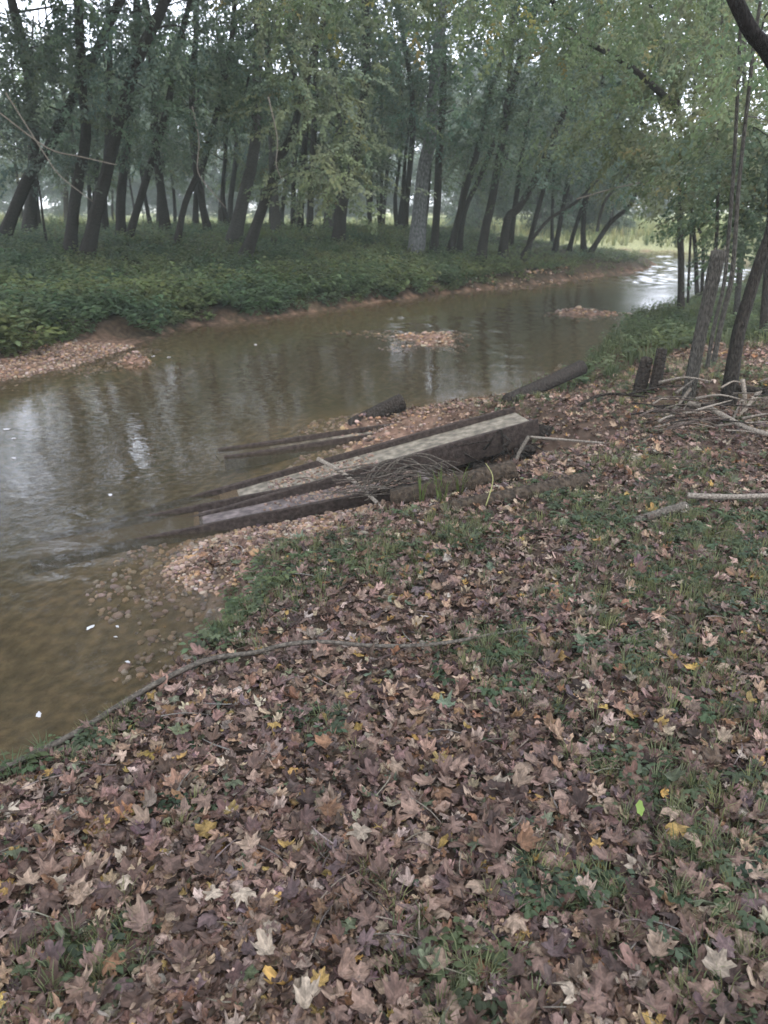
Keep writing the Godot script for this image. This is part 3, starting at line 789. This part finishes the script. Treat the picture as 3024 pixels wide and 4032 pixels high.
func banks() -> void:
	# herbs over the far bank
	rng.seed = 5
	var herb_a := herb_mesh(7, .30, .26, .11, 3)
	var herb_b := herb_mesh(6, .42, .22, .10, 4)
	var xf := [[], [], []]
	var cs := [[], [], []]
	for i in 20000:
		var zz := -10.5 - 26.0 * pow(rng.randf(), 1.3)
		var x := R(-1.0, 1.0) * (-zz * .62 + 3) - .1 * -zz
		var l := land(x, zz)
		if l.y < .5 or l.x < .04: continue
		if l.x < R(.8, 1.25) and x < -3.6 and zz > -14.5: continue
		if l.x < .5 and x > 3.0 and rng.randf() < .6: continue
		var k := 1 if rng.randf() < .3 else 0
		var s := R(.6, 1.25)
		var near_bend := sst(2, 7, x)
		if l.x < 2.2: s *= R(.9, 1.5)
		s *= 1.0 - .45 * near_bend
		xf[k].append(Transform3D(Basis(Vector3.UP, R(0, TAU)).scaled(Vector3.ONE * s), V(x, l.z - .03, zz)))
		var g := Color(.10, .15, .075).lerp(Color(.16, .19, .075), clampf(.5 + fn.get_noise_2d(x * 35, zz * 35) * 1.5 + near_bend * .3, 0, 1))
		cs[k].append(tint(g, .3))
	var root := Node3D.new()
	root.name = "far_bank_herbs"
	add_child(root)
	tag(root, "thick green herbs covering the slope of the far bank", "ground cover", "", "stuff")
	for k in 2:
		tag(many("herbs", [herb_a, herb_b][k], M.herb, xf[k], cs[k], root), "", "", "", "stuff")
	# tall grass on the right bank beyond the stumps
	var blade_a := tuft_mesh(16, .30, .24, .006, 9)
	var blade_b := tuft_mesh(12, .14, .16, .003, 10)
	xf = [[], []]
	cs = [[], []]
	for i in 8000:
		var zz := R(-8.6, -28)
		var x := R(1.6, 17)
		var l := land(x, zz)
		if l.y > .5 or l.x < .08: continue
		if zz > -10.5 and rng.randf() > (-zz - 8.6) / 2.2: continue
		if x > 3.1 + (-zz) * .55: continue
		var s := R(.6, 1.1)
		xf[0].append(Transform3D(Basis(Vector3.UP, R(0, TAU)).scaled(Vector3.ONE * s), V(x, l.z - .02, zz)))
		cs[0].append(tint(Color(.125, .145, .07), .3))
	for i in 1500:
		var zz := R(-9.5, -24)
		var x := R(2.0, 13)
		var l := land(x, zz)
		if l.y > .5 or l.x < .05 or x > 3.1 + (-zz) * .5: continue
		xf[1].append(Transform3D(Basis(Vector3.UP, R(0, TAU)).scaled(Vector3.ONE * R(.5, 1.1)), V(x, l.z - .02, zz)))
		cs[1].append(tint(Color(.12, .155, .075), .3))
	tag(many("leafy_weeds", herb_a, M.herb, xf[1], cs[1]), "low leafy weeds in the grass of the right bank by the bend", "weeds", "", "stuff")
	tag(many("tall_grass", blade_a, M.herb, xf[0], cs[0]), "tall yellowish grass on the right bank beyond the two dark stumps", "grass", "", "stuff")
	var dry := tuft_mesh(14, .7, .35, .012, 12)
	xf[0] = []
	cs[0] = []
	for i in 12000:
		var zz := R(-33, -84)
		var x := R(-.62, .72) * -zz
		var l := land(x, zz)
		if l.x < .8 or (l.y > .5 and zz > -40): continue
		var s := R(.5, 1.3)
		xf[0].append(Transform3D(Basis(Vector3.UP, R(0, TAU)).scaled(Vector3.ONE * s), V(x, l.z - .02, zz)))
		cs[0].append(tint(Color(.36, .36, .18).lerp(Color(.17, .21, .09), clampf(.4 + fn.get_noise_2d(x * 20, zz * 20) * 1.8, 0, 1)), .25))
	tag(many("field_grass", dry, M.herb, xf[0], cs[0]), "pale dry grass of the open field beyond the trees and the bend", "grass", "", "stuff")
	# short grass and creeping plants among the leaves of the near bank
	var ivy := herb_mesh(5, .045, .10, .05, 21)
	var ivy_b := herb_mesh(6, .10, .11, .055, 22)
	xf = [[], [], []]
	cs = [[], [], []]
	for i in 34000:
		var zz := -.9 - 8.2 * pow(rng.randf(), 1.15)
		var x := R(-1.0, 1.0) * (-zz * .6 + .4)
		var gr := green(x, zz)
		if rng.randf() > gr * gr * 1.25: continue
		var l := land(x, zz)
		if l.x < .04 or l.y > .5: continue
		var k := 0 if rng.randf() < .66 else (1 if rng.randf() < .6 else 2)
		var s := R(.45, 1.0) * (.6 if k == 0 else .62)
		xf[k].append(Transform3D(Basis(Vector3.UP, R(0, TAU)).scaled(Vector3.ONE * s), V(x, l.z, zz)))
		cs[k].append(tint(Color(.17, .18, .085) if k == 0 else Color(.10, .13, .07), .4))
	for i in 900:
		var zz := R(-4.4, -2.1)
		var x := R(-1.5, -.2)
		var l := land(x, zz)
		if l.x < .02 or l.x > .34 or fn.get_noise_2d(x * 60, zz * 60) < -.12: continue
		var k := 2 if rng.randf() < .6 else 0
		xf[k].append(Transform3D(Basis(Vector3.UP, R(0, TAU)).scaled(Vector3.ONE * R(.4, .85)), V(x, l.z, zz)))
		cs[k].append(tint(Color(.13, .165, .08), .35))
	tag(many("bank_grass", blade_b, M.herb, xf[0], cs[0]), "sparse short grass growing through the fallen leaves", "grass", "", "stuff")
	root = Node3D.new()
	root.name = "creeping_plants"
	add_child(root)
	tag(root, "low green creeping plants growing through the fallen leaves", "ground cover", "", "stuff")
	tag(many("creepers", ivy, M.herb, xf[1], cs[1], root), "", "", "", "stuff")
	tag(many("creepers", ivy_b, M.herb, xf[2], cs[2], root), "", "", "", "stuff")
	# gravel
	var peb := [pebble_mesh(1), pebble_mesh(2), pebble_mesh(3)]
	var gx := [[], [], []]
	var gc := [[], [], []]
	var areas := [[-.1, -6.4, 1.9, 2.9, 9000, .011, .028], [-.75, -5.15, .75, .75, 4200, .008, .02], [.6, -14.6, 2.3, 2.8, 6000, .016, .042], [4.2, -18.1, 1.3, .9, 500, .02, .05], [-5.6, -12.0, 2.0, 1.6, 6500, .012, .03], [-3.85, -12.1, .35, .3, 60, .02, .05], [5.5, -25.2, 5.5, 2.2, 900, .03, .07]]
	for a in areas:
		for i in a[4]:
			var x: float = a[0] + R(-1, 1) * a[2]
			var zz: float = a[1] + R(-1, 1) * a[3]
			var l := land(x, zz)
			if l.z < -.085 or l.z > .34: continue
			if a[1] > -10 and rng.randf() < sst(.6, 1.4, l.x) : continue
			var s := R(a[5] * .7, a[6]) * (1.7 if rng.randf() < .06 else 1.0)
			gx[i % 3].append(Transform3D(Basis(Vector3.UP, R(0, TAU)) * Basis(Vector3.RIGHT, R(-.4, .4)).scaled(Vector3.ONE * s), V(x, l.z + s * .15, zz)))
			var c: Color = [Color(.44, .28, .19), Color(.38, .26, .2), Color(.56, .42, .32), Color(.26, .18, .14), Color(.48, .31, .18)][rng.randi() % 5]
			gc[i % 3].append(tint(c, .25))
	for i in 1100:
		var bm: Array = BEAMS[0] if i < 750 else BEAMS[1]
		var t := R(.55, .98) if i < 750 else R(.36, .62)
		t = maxf(t, R(.5, .98)) if i < 750 else t
		var q: Vector3 = bm[0].lerp(bm[1], t)
		var ax: Vector3 = (bm[1] - bm[0]).normalized()
		q += ax.cross(Vector3.UP).normalized() * R(-.19, .19)
		var s := R(.007, .018)
		gx[i % 3].append(Transform3D(Basis(Vector3.UP, R(0, TAU)).scaled(Vector3.ONE * s), q + V(0, -.052, 0)))
		gc[i % 3].append(tint([Color(.36, .24, .17), Color(.2, .13, .1), Color(.45, .33, .25)][rng.randi() % 3], .3))
	root = Node3D.new()
	root.name = "gravel"
	add_child(root)
	tag(root, "reddish tan gravel of the bars and shoals along the stream", "gravel", "", "stuff")
	for k in 3:
		tag(many("pebbles", peb[k], M.pebble, gx[k], gc[k], root), "", "", "", "stuff")

func beam(called: String, label: String, a: Vector3, b: Vector3, w: float, fh: float, silt: float, web_m: Material) -> void:
	var mid := (a + b) * .5
	var o := thing(called, label, "beam", mid, "old steel beams at the water's edge")
	var ax := (b - a).normalized()
	var side := ax.cross(Vector3.UP).normalized()
	var up := side.cross(ax).normalized()
	var bs := Basis(ax, up, side)
	var l := a.distance_to(b)
	obj("web", box_mesh(Transform3D(bs, up * -.07 + ax * (silt * .5)), V(l - silt, .03, w - .05), 30, .008), web_m, o)
	obj("silt", box_mesh(Transform3D(bs, up * -.062 - ax * (l * .5 - silt * .5)), V(silt + .1, .034, w - .055), 20, .02), M.silt, o)
	for s in [-1.0, 1.0]:
		obj("flange", box_mesh(Transform3D(bs, side * (s * (w * .5 - .02)) - up * (fh * .5)), V(l + .02, fh, .034), 40, .012, .008), M.rust, o)

func beams() -> void:
	beam("steel_beam", "front one of the long rusty channel beams, its dull grey web running down into the water", BEAMS[0][0], BEAMS[0][1], .48, .24, 1.15, M.web_dull)
	beam("steel_beam", "middle long rusty channel beam with a pale dusty web, its right end raised on the bank", BEAMS[1][0], BEAMS[1][1], .50, .22, 1.0, M.web_pale)
	beam("steel_beam", "short rear channel beam, half buried in gravel, its left end lying in the water", BEAMS[2][0], BEAMS[2][1], .31, .15, .45, M.web_pale)

func on(x: float, z: float, lift: float) -> Vector3:
	return V(x, H(x, z) + lift, z)

func log_thing(called: String, label: String, cat: String, pts: Array, r0: float, r1: float, m: Material, grp := "", sides := 10, jag := .12) -> MeshInstance3D:
	var base: Vector3 = pts[0]
	var loc := []
	for p in pts: loc.append(p - base)
	var o := obj(called, tube_mesh(loc, r0, r1, sides, jag, 5), m)
	o.position = base
	tag(o, label, cat, grp)
	return o

func timber() -> void:
	rng.seed = 31
	log_thing("log", "short dark log end poking out of the gravel beside the water", "log", [V(-.36, .03, -8.3), V(-.1, .12, -8.45), V(.2, .22, -8.59)], .075, .105, M.wood_dark)
	var lr := thing("log", "dark log lying out over the water at the top end of the pale beam", "log", V(1.2, .52, -7.4))
	obj("stem", tube_mesh([V(0, 0, 0), V(.5, .03, -.62), V(1.03, .05, -1.35)], .07, .085, 10, .14, 5), M.wood_dark, lr)
	for i in 9:
		var p := V(.28, .05, -.35) + V(.36, .0, -.48) * rng.randf()
		obj("twig", tube_mesh([p, p + V(R(-.05, .03), R(.05, .14), R(-.04, .04))], .007, .003, 5, .1, 2), M.wood_mid, lr)
	log_thing("log", "thick rotten brown log lying behind the grass clump below the beams", "log", [on(.06, -4.9, .05), on(.45, -4.98, .06), on(.9, -5.1, .07)], .085, .075, M.wood_moss)
	log_thing("log", "long low mossy log half sunk in the bank in front of the rotten log", "log", [on(.42, -4.5, .01), on(.84, -4.62, .02), on(1.32, -4.82, .02)], .055, .065, M.wood_moss)
	log_thing("log", "thin weathered log in the grass left of the grey stick", "log", [on(1.45, -4.14, .02), on(1.6, -4.2, .03), on(1.79, -4.29, .03)], .024, .034, M.wood_grey)
	log_thing("stick", "pale grey stick lying flat in the grass at the right edge", "stick", [on(1.83, -4.37, .07), on(2.05, -4.33, .07), on(2.4, -4.31, .07)], .019, .015, M.wood_pale)
	log_thing("stick", "pale straight stick slanting across the debris pile and the beams", "stick", [V(-.54, .36, -6.05), V(-.27, .31, -5.72), V(.09, .27, -4.92)], .017, .013, M.wood_pale)
	log_thing("stick", "thin pale stick over the dark hollow behind the beam end", "stick", [V(1.18, .56, -6.0), V(1.36, .6, -5.8), V(1.62, .66, -5.5)], .011, .007, M.wood_pale)
	log_thing("branch", "crooked pale branch hanging down at the raised beam end", "branch", [V(1.16, .56, -6.0), V(1.05, .47, -5.8), V(1.0, .41, -5.6), V(.96, .33, -5.25)], .016, .012, M.wood_grey)
	log_thing("long_root", "long thin bare branch snaking along the edge of the near bank", "branch", [on(-1.36, -2.06, .045), on(-1.15, -2.29, .04), on(-1.02, -2.5, .05), on(-.90, -2.63, .042), on(-.73, -2.77, .05), on(-.55, -2.83, .035), on(-.42, -2.86, .05), on(-.26, -2.86, .06), on(-.06, -2.82, .055), on(.14, -2.81, .055), on(.3, -2.84, .055), on(.46, -2.9, .05), on(.66, -2.96, .04)], .0135, .006, M.wood_grey, "", 7, .32)
	# the raised end of the middle beam stands on a dark rotten plank with clods and roots
	var ax := V(.22, -.02, .12).normalized()
	var pl := obj("plank", box_mesh(Transform3D(Basis(ax, V(.1, 1, -.05).normalized(), ax.cross(V(.1, 1, -.05).normalized())), Vector3.ZERO), V(.24, .34, .07), 8, .02, .012), M.wood_dark)
	pl.position = V(1.33, .34, -6.55)
	tag(pl, "dark rotten plank standing against the raised end of the middle beam", "plank")
	var rw := thing("root_clump", "dark clump of soil and roots hanging under the raised beam end", "roots", V(1.0, .26, -6.35))
	for i in 16:
		var p := V(R(-.25, .3), R(-.05, .2), R(-.15, .15))
		obj("root", tube_mesh([p, p + V(R(-.15, .15), R(-.1, .12), R(-.1, .1)), p + V(R(-.3, .3), R(-.2, .1), R(-.1, .2))], R(.008, .022), .005, 6, .2, 3), M.wood_dark, rw)
	for i in 6:
		var cl := obj("clod", pebble_mesh(60 + i), M.wood_dark, rw)
		cl.position = V(R(-.25, .3), R(-.08, .08), R(-.12, .12))
		cl.scale = Vector3.ONE * R(.06, .11)
	# twigs and dead vines heaped over the beams
	var pile := thing("debris_pile", "heap of dead twigs and vines caught on the front beam", "debris", V(.08, .29, -5.5))
	for i in 105:
		var f := R(-.5, .7)
		var p := V(rng.randfn() * .25 + .06, absf(rng.randfn()) * .06, rng.randfn() * .16)
		var ln := R(.12, .42)
		var d := V(cos(f) * ln, R(-.06, .08), -sin(f) * ln * .6)
		obj("twig", tube_mesh([p - d * .5, p + V(0, R(0, .05), 0), p + d * .5], R(.003, .008), .002, 5, .1, 3), [M.wood_mid, M.wood_grey, M.wood_dark, M.wood_grey][rng.randi() % 4], pile)
	for i in 8:
		var h := R(.12, .24)
		var x0 := R(-.35, -.05)
		obj("vine", tube_mesh([V(x0, .02, R(-.1, .1)), V(x0 + .15, h, -.1 + R(-.1, .1)), V(x0 + .4, h * .9, -.15 + R(-.1, .1)), V(x0 + R(.6, .8), .03, R(-.15, .1))], .006, .005, 5, .05, 5), M.wood_grey, pile)
	# two dark posts
	for i in 2:
		var o := log_thing("stump", ["left one of the two dark stumps standing together on the right bank", "right and taller one of the two dark stumps standing together on the right bank"][i], "stump", [[V(2.40, .5, -7.2), V(2.405, .75, -7.18), V(2.42, .98, -7.15)], [V(2.51, .5, -7.14), V(2.525, .8, -7.12), V(2.55, 1.06, -7.15)]][i], .062, .05, M.wood_dark, "", 9, .2)
	# the broken grey trunk
	var bt := thing("broken_trunk", "grey barkless trunk leaning right, snapped off flat at the top", "tree trunk", V(2.72, .55, -6.84))
	obj("trunk", tube_mesh([V(0, 0, 0), V(.01, .2, 0), V(.03, .64, 0), V(.06, 1.0, .0), V(.085, 1.38, 0)], .056, .062, 12, .14, 4, .25), M.bark1, bt)
	for i in 5:
		obj("splinter", tube_mesh([V(.045 + i * .02, 1.34, R(-.04, .04)), V(.05 + i * .02, R(1.39, 1.43), R(-.03, .03))], .012, .004, 5, .2, 2), M.wood_grey, bt)
	# roots laid bare under the right hand trees
	log_thing("bare_root", "long pale root running right from the foot of the broken trunk", "root", [V(2.66, .68, -6.62), V(2.70, .72, -6.35), V(2.76, .70, -6.05), V(2.79, .70, -5.75), V(2.95, .70, -5.45)], .024, .018, M.wood_pale)
	log_thing("bare_root", "thin pale root slanting down left from the foot of the broken trunk", "root", [V(2.70, .78, -6.75), V(2.53, .70, -6.52), V(2.26, .62, -6.1)], .016, .009, M.wood_grey)
	var rs := thing("root_tangle", "tangle of pale broken roots at the foot of the large right edge tree", "roots", V(3.03, .62, -6.5))
	for q in [[V(0, .3, 0), V(.03, .12, .05), V(.0, -.05, .1), .02], [V(.14, .22, .05), V(.04, .1, .1), V(-.06, .0, .16), .022], [V(-.02, .02, .1), V(.08, -.04, .2), V(.14, -.1, .3), .024], [V(.02, .0, .1), V(.2, -.02, .1), V(.42, .0, .1), .02], [V(-.1, .0, .1), V(-.16, -.04, .22), V(-.18, -.06, .3), .013], [V(.2, .12, .0), V(.36, .16, -.05), V(.5, .1, -.1), .016]]:
		obj("root", tube_mesh([q[0], q[1], q[2]], q[3], q[3] * .7, 7, .18, 4), M.wood_pale if q[3] > .018 else M.wood_mid, rs)
	var br := thing("brush_pile", "low pile of dead sticks in front of the bare roots at the right edge", "brush", on(2.95, -6.1, .04))
	for i in 75:
		var f := R(-1.2, 1.2)
		var p := V(R(-.8, .7), absf(rng.randfn()) * .12, rng.randfn() * .22)
		var d := V(cos(f), R(-.12, .25), -sin(f)) * R(.15, .5)
		obj("stick", tube_mesh([p - d * .5, p + V(0, R(0, .04), 0), p + d * .5], R(.004, .015), .003, 5, .12, 3), [M.wood_mid, M.wood_grey, M.wood_dark, M.wood_pale][rng.randi() % 4], br)
	log_thing("branch", "dark fallen branch on the leaves left of the two stumps", "branch", [V(1.75, .58, -6.9), V(1.95, .64, -7.05), V(2.15, .66, -7.1), V(2.4, .66, -6.95)], .016, .01, M.wood_dark)
	log_thing("branch", "dark low dead branch stub behind the pale root tangle at the right edge", "branch", [V(3.1, .8, -6.7), V(3.4, .78, -6.6), V(3.7, .7, -6.5)], .03, .02, M.wood_dark)
	# bare vines hanging before the far trees
	for q in [["thin bare pale vine slanting down right at the left edge", [V(-7.35, 4.3, -17), V(-6.78, 3.24, -17), V(-6.52, 2.82, -17), V(-5.93, 2.34, -17)]], ["long bare pale vine sagging in front of the twin trunk", [V(-7.3, 3.9, -16.5), V(-6.5, 3.3, -16.5), V(-5.9, 3.15, -16.5), V(-5.2, 3.0, -16.5)]], ["bare vine hanging in an s bend left of the crossed pair of trunks", [V(-4.19, 4.27, -19), V(-4.1, 3.6, -19), V(-4.18, 2.97, -19), V(-3.85, 2.5, -19), V(-3.6, 2.2, -19)]], ["bare vine hanging over the crossed pair of trunks", [V(-2.45, 4.4, -18.5), V(-2.3, 3.6, -18.5), V(-2.35, 3.1, -18.5), V(-2.25, 2.8, -18.5)]], ["pale bare arching branch in front of the row by the far bend", [V(4.6, 2.4, -20), V(6.0, 2.75, -20), V(7.6, 2.9, -20), V(9.0, 2.7, -20)]]]:
		log_thing("vine", q[0], "vine", q[1], .016, .007, M.wood_pale, "", 5, .05)
	# grass stems standing by the rotten log
	var gc := thing("grass_clump", "clump of fresh green grass and herbs growing in front of the rotten log", "grass", V(.40, H(.40, -4.8), -4.8))
	for i in 12:
		var t := obj("tuft", tuft_mesh(12, .24, .14, .0035, 600 + i % 4), M.grass_clump, gc)
		t.position = V(rng.randfn() * .12, -.02, rng.randfn() * .08)
		t.rotation.y = R(0, TAU)
	for q in [["tall bent yellowish stalk standing in front of the grass clump", V(.62, .5, -4.5), V(.05, .22, 0), V(.0, .33, 0)], ["thin arching pale stalk at the right edge above the grey stick", V(2.08, .6, -3.75), V(.1, .26, -.05), V(.06, .42, -.1)]]:
		log_thing("grass_stalk", q[0], "plant", [q[1], q[1] + q[2], q[1] + q[3]], .005, .002, M.stalk, "", 5, .05)

func litter() -> void:
	rng.seed = 404
	var meshes := [leaf_mesh(lobed(.2, 1), .35, .15, .12, 1), leaf_mesh(lobed(.5, 2), .15, -.4, .14, 2), leaf_mesh(lobed(.1, 3), .9, .2, .2, 3), leaf_mesh(lobed(.3, 4), -.55, .1, .18, 4), leaf_mesh(oval(.55), .3, .3, .12, 5), leaf_mesh(oval(.45), -.35, -.1, .14, 6), leaf_mesh(oval(.7), .6, .1, .16, 7), leaf_mesh(oval(.4), .15, .8, .10, 8)]
	var kinds := ["lobed", "lobed", "curled lobed", "arched lobed", "oval", "arched oval", "cupped oval", "folded narrow"]
	var tones := [Color(.225, .14, .105), Color(.16, .098, .072), Color(.31, .20, .145), Color(.40, .28, .195), Color(.10, .062, .048), Color(.18, .118, .108), Color(.47, .37, .27), Color(.16, .175, .10), Color(.42, .27, .09), Color(.29, .155, .085)]
	var words := ["pinkish brown", "dull brown", "light brown", "tan", "very dark brown", "purplish brown", "pale beige", "grey green", "yellow", "orange brown"]
	var odds := [.22, .36, .55, .70, .81, .87, .92, .95, .97, 1.0]
	var mats := []
	for c in tones:
		for v in 2:
			var m := mat(c * (.86 if v == 0 else .66), .62, M.leaf_tex)
			m.backlight_enabled = true
			m.backlight = Color(.12, .12, .12)
			mats.append(m)
	var spots := []
	for i in 88000:
		var zz := -.75 - 9.6 * pow(rng.randf(), 1.5)
		var x := R(-1.0, 1.0) * (-zz * .56 + .55)
		var gr := green(x, zz)
		if rng.randf() < gr * .45: continue
		var l := land(x, zz)
		if l.x < .10 or l.y > .5: continue
		var stony := exp(-(pow(x + .1, 2) + pow(zz + 6.3, 2)) / 2.6) * (1.0 - sst(.7, 1.2, l.x))
		if rng.randf() < stony * 1.3: continue
		var s := clampf(.0225 * exp(rng.randfn() * .42), .010, .047)
		var k := rng.randi() % 4 if rng.randf() < .66 else 4 + rng.randi() % 4
		if k > 3: s *= .66
		var tl := .16 + .7 * rng.randf() * rng.randf()
		var ti := R(0, TAU)
		var b := Basis(V(cos(ti), 0, sin(ti)), tl * (2.4 if rng.randf() < .12 else 1.0)) * Basis(Vector3.UP, R(0, TAU))
		if rng.randf() < .4: b = b * Basis(Vector3.RIGHT, PI)
		var y := l.z + .004 + s * .22 + .022 * rng.randf()
		var q := rng.randf()
		var tone := 0
		while odds[tone] < q: tone += 1
		var p := V(x, y, zz)
		spots.append([p.distance_squared_to(V(0, 2.3, 0)) / (s * s), k, Transform3D(b.scaled_local(Vector3.ONE * s), p), tone, y])
	# the three hundred that show largest are things of their own
	var shown := []
	for s in spots:
		var p: Vector3 = s[2].origin
		var c := Basis(Vector3.RIGHT, deg_to_rad(21.7)) * (p - V(0, 2.3, 0))
		var u := c.x / -c.z
		var w := c.y / -c.z
		if absf(u) < .485 and absf(w) < .65 and rng.randf() < .75: shown.append(s)
	shown.sort_custom(func(a, b): return a[0] < b[0])
	var own := {}
	var where := ["at the lower left", "at the bottom middle", "at the lower right"]
	for i in mini(290, shown.size()):
		var s: Array = shown[i]
		own[s] = true
		var o := obj("fallen_leaf", meshes[s[1]], mats[s[3] * 2 + i % 2])
		o.transform = s[2]
		o.position.y += .014
		var wi := 0 if o.position.x < -.3 else (1 if o.position.x < .35 else 2)
		var lab := "%s %s fallen leaf lying in the litter %s" % [words[s[3]], kinds[s[1]], where[wi]]
		tag(o, lab, "leaf", lab.replace("fallen leaf", "fallen leaves"))
	var xf := []
	var cs := []
	for k in 8: xf.append([]); cs.append([])
	for s in spots:
		if own.has(s): continue
		xf[s[1]].append(s[2])
		cs[s[1]].append(tint(tones[s[3]] * .84, .42))
	var root := Node3D.new()
	root.name = "leaf_litter"
	add_child(root)
	tag(root, "carpet of brown fallen leaves covering the near bank", "leaves", "", "stuff")
	for k in 8:
		tag(many("leaves", meshes[k], M.litter, xf[k], cs[k], root), "", "", "", "stuff")
	# bits of twig among the leaves
	var tw := [[], []]
	var tc := [[], []]
	for i in 700:
		var zz := -.9 - 7.5 * pow(rng.randf(), 1.4)
		var x := R(-1.0, 1.0) * (-zz * .56 + .5)
		var l := land(x, zz)
		if l.x < .1 or l.y > .5: continue
		tw[i % 2].append(Transform3D((Basis(Vector3.UP, R(0, TAU)) * Basis(Vector3.RIGHT, R(-.2, .2))).scaled_local(Vector3(1, 1, R(.4, 1.5))), V(x, l.z + .03, zz)))
		tc[i % 2].append(tint([Color(.2, .15, .12), Color(.3, .25, .2), Color(.11, .08, .06)][rng.randi() % 3], .2))
	for k in 2:
		tag(many("twigs", tube_mesh([V(0, 0, -.06), V(.008, .006, 0), V(-.006, .002, .07)], .0028, .0015, 5, .2, 3), M.pebble, tw[k], tc[k], root), "", "", "", "stuff")
	# leaves that stand out
	for q in [["bright yellow lobed leaf left of the middle of the leaf carpet", V(-.28, .59, -1.73), 8], ["pale yellow lobed leaf, the left one of a close pair near the bottom", V(-.46, .58, -1.56), 6], ["pale yellow lobed leaf, the right one of a close pair near the bottom", V(-.38, .59, -1.56), 6], ["yellow leaf at the bottom edge left of the middle", V(-.15, .6, -1.29), 8], ["small yellow leaf just below the long bare branch", V(-.4, .57, -2.33), 8], ["ochre yellow leaf between green creepers right of the middle", V(.2, .6, -2.47), 8], ["yellow orange leaf on the right half of the leaf carpet", V(.96, .63, -2.25), 8], ["pale curled leaf high on the right of the leaf carpet", V(.77, .62, -2.51), 6], ["large reddish brown lobed leaf in the middle of the leaf carpet", V(-.2, .58, -2.2), 9], ["pale beige leaf near the bottom right corner", V(.55, .62, -1.3), 6], ["large purplish lobed leaf at the right edge near the bottom", V(.95, .64, -1.5), 5], ["orange brown leaf heap on the tip of the gravel by the water", V(-1.2, .1, -4.72), 9]]:
		var o := obj("fallen_leaf", meshes[rng.randi() % 4], mats[q[2] * 2])
		o.transform = Transform3D((Basis(Vector3.UP, R(0, TAU)) * Basis(Vector3.RIGHT, R(-.3, .3))).scaled_local(Vector3.ONE * R(.03, .042) * (1.5 if q[0].begins_with("large") or q[0].contains("heap") else 1.0)), V(q[1].x, maxf(H(q[1].x, q[1].z), 0) + .045, q[1].z))
		tag(o, q[0], "leaf")
	var gl := obj("fresh_leaf", leaf_mesh(oval(.6), .3, .3, .04, 9), M.fresh)
	gl.transform = Transform3D((Basis(Vector3.RIGHT, .75)).scaled_local(Vector3.ONE * .022), V(.75, .65, -1.79))
	tag(gl, "bright lime green leaf standing up in the right half of the leaf carpet", "leaf")

func flecks() -> void:
	rng.seed = 8
	var spots := [[V(-1.71, 0, -3.95), .03, "larger white foam fleck on the brown water near the lower left bank"], [V(-1.56, 0, -3.96), .016, "small white fleck right of the larger foam fleck on the water"], [V(-1.53, 0, -3.84), .013, "smallest white fleck just below the pair of foam flecks"], [V(-1.38, 0, -3.58), .018, "white fleck on the water close to the grassy bank edge"], [V(-1.67, 0, -3.12), .025, "white fleck lowest on the water at the left"], [V(-4.13, 0, -8.22), .045, "pale fleck on the water at the left edge of the photo"], [V(-3.9, 0, -7.86), .025, "small pale fleck below the left edge fleck"], [V(-3.6, 0, -7.19), .03, "pale fleck third down at the left edge"], [V(-3.74, 0, -12.59), .05, "pale fleck floating right of the tiny stone islet"], [V(-3.46, 0, -12.51), .035, "small pale fleck furthest right of the tiny stone islet"], [V(-2.25, 0, -13.7), .05, "pale fleck floating in mid stream left of the gravel island"], [V(-2.32, 0, -6.16), .03, "pale fleck floating beside the sunken end of the front beam"]]
	for s in spots:
		var o := obj("foam_fleck", leaf_mesh(oval(.55), -.12, 0, .1, s[1] * 100), M.foam)
		o.transform = Transform3D(Basis(Vector3.UP, R(0, TAU)).scaled_local(Vector3.ONE * s[1]), s[0] + V(0, .008, 0))
		tag(o, s[2], "foam fleck")
